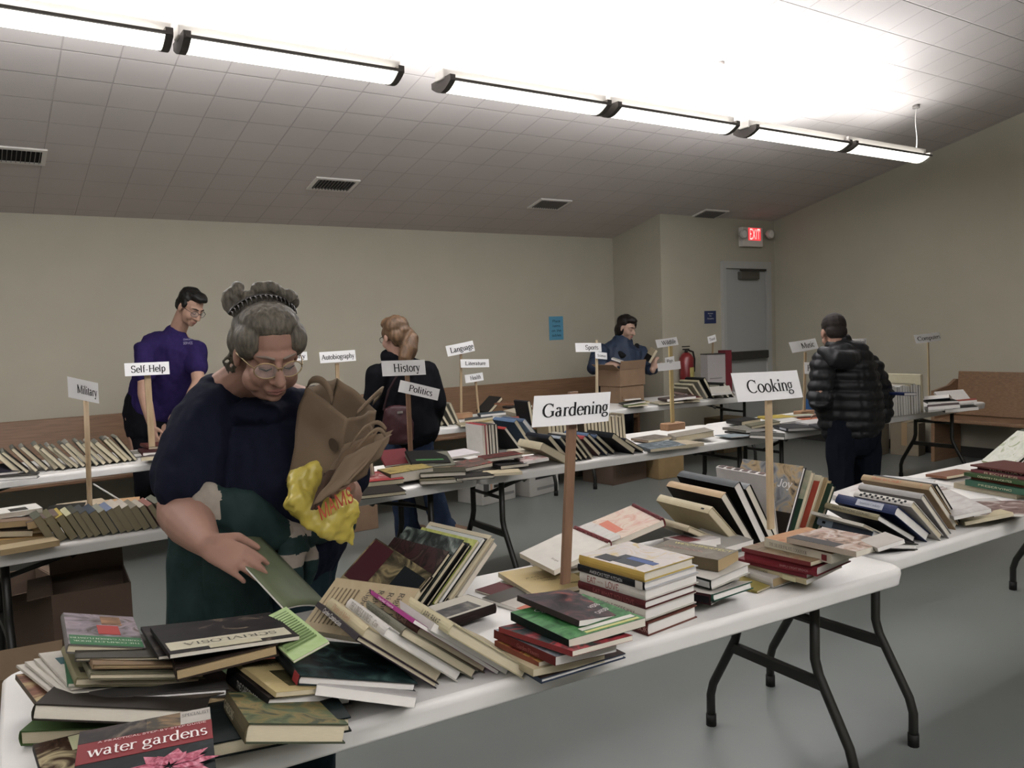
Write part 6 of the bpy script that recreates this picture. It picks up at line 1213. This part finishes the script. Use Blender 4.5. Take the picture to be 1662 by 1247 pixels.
# boxes under the tables
def under(label, px, py, W, D, Hh, rz=0, **kw):
    p = onz(px, py, 0); return carton(label, p+V((0, D/2, 0)), W, D, Hh, rz, **kw)
wb = under('white printed cardboard box on the floor under the middle row', 806, 816, .42, .32, .25, 12, m=mat('#bdbab2', .7), name='white_carton', printed=[(-.9, .3, -.6, .8, '#4a4a48'), (-.3, .55, .9, .65, '#2c2c2a'), (-.2, .75, .8, .85, '#6a6a66'), (-.5, .3, -.4, .8, '#c99a7c'), (.2, .2, .9, .3, '#8a8a86')])
under('white printed cardboard box beside the first under the middle row', 880, 803, .4, .3, .25, 12, m=mat('#b8b5ad', .7), name='white_carton', printed=[(-.6, .6, .8, .68, '#2c2c2a'), (-.5, .2, .8, .3, '#8a8a86')])
under('brown cardboard box on the floor behind the bag, under the far row', 590, 862, .26, .26, .3, 0, m=M_CARD)
under('open brown cardboard box under the far row behind the Gardening stick', 1020, 783, .5, .4, .28, 8, open_=True, m=M_CARD2, flaps=[('y', -1, 120), ('x', -1, 70)])
under('tan cardboard box under the far row, beside the open one', 1092, 776, .32, .3, .24, -5, m=mat('#9c8050', .8, .05, 12))
for i, (px, py, W, Hh) in enumerate(((8.42, 5.4, .3, .42), (8.66, 5.1, .2, .36))):
    carton(['tall pale cardboard box under the right end of the middle row', 'narrow cardboard box beside the tall pale one, right end'][i], V((px, py, 0)), W, .3, Hh, 10, m=mat('#8d8068', .8, .05, 12), tape=True)
carton('cardboard box under the far table by the file box', V((5.45, 6.75, 0)), .5, .3, .36, 0, m=mat('#5c5040', .85, .05, 12)); carton('brown cardboard box under the far right end of the far row', V((7.55, 6.72, 0)), .4, .3, .4, 0, m=mat('#7a6848', .85, .05, 12))
# big open carton on the floor behind the front-left table end
carton('tall dark brown open carton on the floor under the Military table', (.43, 4.02, 0), .30, .34, .50, -4, True, M_CARD2, flaps=[('x', -1, 95), ('y', 1, 20)])
carton('tan carton on the floor behind the left pile of books', (.04, 3.22, 0), .40, .34, .36, -6, True, mat('#7a6448', .8, .05, 12), flaps=[('y', 1, 30), ('x', 1, 60)])
carton('long low open carton under the Military table with pale raised flaps', (.10, 4.98, 0), .52, .5, .30, 12, True, M_CARD2, flaps=[('y', -1, 75), ('x', 1, 100)])

# ---------------------------------------------------------------- signs on sticks
M_STICK = wood('#b79c74', '#a0845c', 8, .6, (6, 6, 1)); M_STICK2 = wood('#8f6a48', '#755238', 8, .6, (6, 6, 1)); M_CARDW = mat('#ffffff', .3, spec=.5); M_BLOCK = wood('#b58a60', '#986c46', 6, .5, (1, 5, 5))
def sign(label, bpx, bz, y, top, cards, wd=.024, m=None, block=None, group=None, round_=False):
    """bpx: pixel of the stick's foot at height bz; top: pixel of its upper end at depth y. cards: (TL, TR, BL pixels, text, x-centre 0..1, text width 0..1, cap ratio)"""
    f = ony(*bpx, y); f.z = bz if bz is not None else f.z
    tp = ony(*top, y); base = V((f.x, y, f.z)); t = thing('sign_on_stick', label, 'sign', base, group)
    bm = B(); d = tp-base; s = V((1, 0, 0)); q = (d.normalized().cross(s)).normalized(); k = V((0, 0, 0))
    if round_: tube(bm, [k, d], wd/2, 10, cap=False)
    else:
        a = [bm.verts.new(k+s*(wd/2*i)+q*(wd*.2*j)) for i, j in ((-1, -1), (1, -1), (1, 1), (-1, 1))]; b_ = [bm.verts.new(d+s*(wd/2*i)+q*(wd*.2*j)) for i, j in ((-1, -1), (1, -1), (1, 1), (-1, 1))]
        for i in range(4): bm.faces.new((a[i], a[(i+1) % 4], b_[(i+1) % 4], b_[i]))
        bm.faces.new(a[::-1]); bm.faces.new(b_)
    part('stick', bm, m or M_STICK, t)
    if block:
        bm = B(); box(bm, (-block/2, -.04, -.0), (block/2, .04, .05)); bevel(bm, .004, 1); part('block', bm, M_BLOCK, t)
    for i, (TL, TR, BL, s_, u, wf, cr) in enumerate(cards):
        yy = y-.02-.004*i; a, b_, c = ony(*TL, yy), ony(*TR, yy), ony(*BL, yy); ex = b_-a; ey = a-c
        bend = .012*ex.length/.3
        n = 8; g = []
        for i_ in range(n+1):
            uu = i_/n; o = V((0, -bend*4*uu*(1-uu), 0)); g.append([c+ex*uu+ey*vv+o-base for vv in (0, .5, 1)])
        bm = B(); sheet(bm, g, .0012, smooth=False); cd = part('card', bm, M_CARDW, t)
        if s_:
            tb, wdt = text_bm(s_, False, 10 if (b_-a).length > .25 and y < 3 else 12, 3.8 if y < 3 else 6); W = ex.length*wf; Hh = ey.length*cr; kx = W/wdt; ky = Hh/.66
            for v in tb.verts:
                x = (v.co.x-wdt/2)*kx/ex.length+u; z = (v.co.y-.31)*ky/ey.length+.5
                v.co = c+ex*x+ey*z+V((0, -bend*4*x*(1-x)-.0018, 0))-base
            part('lettering', tb, mat('#1d1d1f', .6), cd)
    return t
GY = 1.75
def stick_y(k, q, z): return onz(*cp(k, q), z).y
sign('Gardening sign: large white card on a brown stick in the nearest books', (918, 968), .876, 1.66, (930, 636), [((867, 643), (991, 636), (863, 694), 'Gardening', .54, .88, .42)], .026, M_STICK2)
sign('Cooking sign: large white card on a light stick among the cookbooks', (1251, 868), .83, 1.80, (1247, 640), [((1186, 606), (1293, 601), (1198, 653), 'Cooking', .50, .70, .43)], .026, wood('#c4aa80', '#b0946a', 8, .6, (6, 6, 1)))
sign('Military sign on a thin round stick behind the small paperbacks', (145, 818), .745, 4.12, (139, 640), [((109, 611), (159, 622), (111, 645), 'Military', .62, .66, .40)], .022, round_=True)
sign('Self-Help sign on a stick in the far row, in front of the man in purple', (246, 715), .817, 6.02, (239, 606), [((201.5, 590), (274, 587), (203, 611), 'Self-Help', .52, .78, .52)], .04)
sign('stick with History and Politics cards by the ponytailed woman', (667, 745), .79, 4.2, (660, 590), [((618.5, 586), (689, 584), (621, 611), 'History', .55, .62, .52), ((650, 617), (714, 632), (646, 636), 'Politics', .52, .60, .52)], .026, M_STICK2)
sign('Autobiography sign in the far row between the two women', (551, 700), .745, 6.3, (547, 590), [((518, 572), (576, 568), (520, 590), 'Autobiography', .5, .92, .44)], .03)
sign('sign card half hidden behind the front woman, ending in phy', (470, 705), .745, 6.3, (470, 588), [((440, 574), (498, 571), (441, 588), 'Biography', .5, .9, .5)], .03)
sign('stick with Language and Literature cards on a wooden block', (748, 666), .745, 6.4, (748, 572), [((723, 562), (767, 553), (727, 579), 'Language', .54, .86, .5), ((747, 583.5), (793, 583), (748, 597), 'Literature', .5, .72, .44)], .022, block=.2)
sign('short Health sign on a thin stick in the far row', (777, 664), .745, 6.45, (772, 618), [((754, 609), (783, 604.5), (756, 622), 'Health', .55, .6, .5)], .02)
sign('Sports sign stick in the far row beside the person in the blue jacket', (969, 655), .745, 6.2, (968, 552), [((933.5, 557), (975.5, 557), (934.5, 571.5), 'Sports', .6, .52, .5), ((966, 571), (985, 573), (966.5, 582), 'Science', .5, .7, .35)], .028, wood('#cdbb98', '#b9a580', 8, .6, (6, 6, 1)))
sign('tall yellow stick with Wildlife and Pets cards on a wooden block', (1092, 702), .79, 4.15, (1088, 560), [((1063.5, 552), (1098, 547), (1067, 565), 'Wildlife', .55, .66, .5), ((1067, 590), (1104, 586), (1068, 603), '', .5, .5, .5), ((1079, 581), (1094, 578), (1080, 595), 'Pets', .5, .7, .45)], .03, wood('#c8b070', '#b49a5c', 8, .6, (6, 6, 1)), block=.17)
sign('small tilted sign card by the door at the end of the far row', (1156, 650), .745, 6.4, (1157, 556), [((1148, 547), (1161, 543), (1150, 558), 'Travel', .5, .7, .4)], .02)
sign('stick with Music and Humor cards on a wooden block left of the boy', (1305, 672), .745, 4.2, (1307, 572), [((1280, 556), (1323, 549), (1286, 573), 'Music', .6, .5, .5), ((1305.5, 588), (1345, 590), (1306, 607), 'Humor', .36, .55, .5)], .024, block=.17)
sign('Historical sign behind the boy\'s head', (1390, 668), .745, 4.3, (1392, 566), [((1372, 551), (1406, 549), (1372, 563.5), 'Historical', .5, .9, .5)], .022)
sign('Computers sign on a pale stick in front of the right-hand wall', (1508, 660), .745, 4.3, (1506, 552), [((1483, 544), (1524, 539), (1487, 558), 'Computers', .52, .9, .44)], .024, wood('#c6b186', '#b09a70', 8, .6, (6, 6, 1)))
bm = B(); a = onz(152, 786, .9); tube(bm, [V((0, 0, 0)), onz(200, 815, .755)-a], .004, 6); o = part('plastic_rod', bm, mat('#c9c8c4', .4), None, True); o.location = a; tag(o, 'thin white rod leaning behind the small paperbacks right of the Military stick', 'rod')
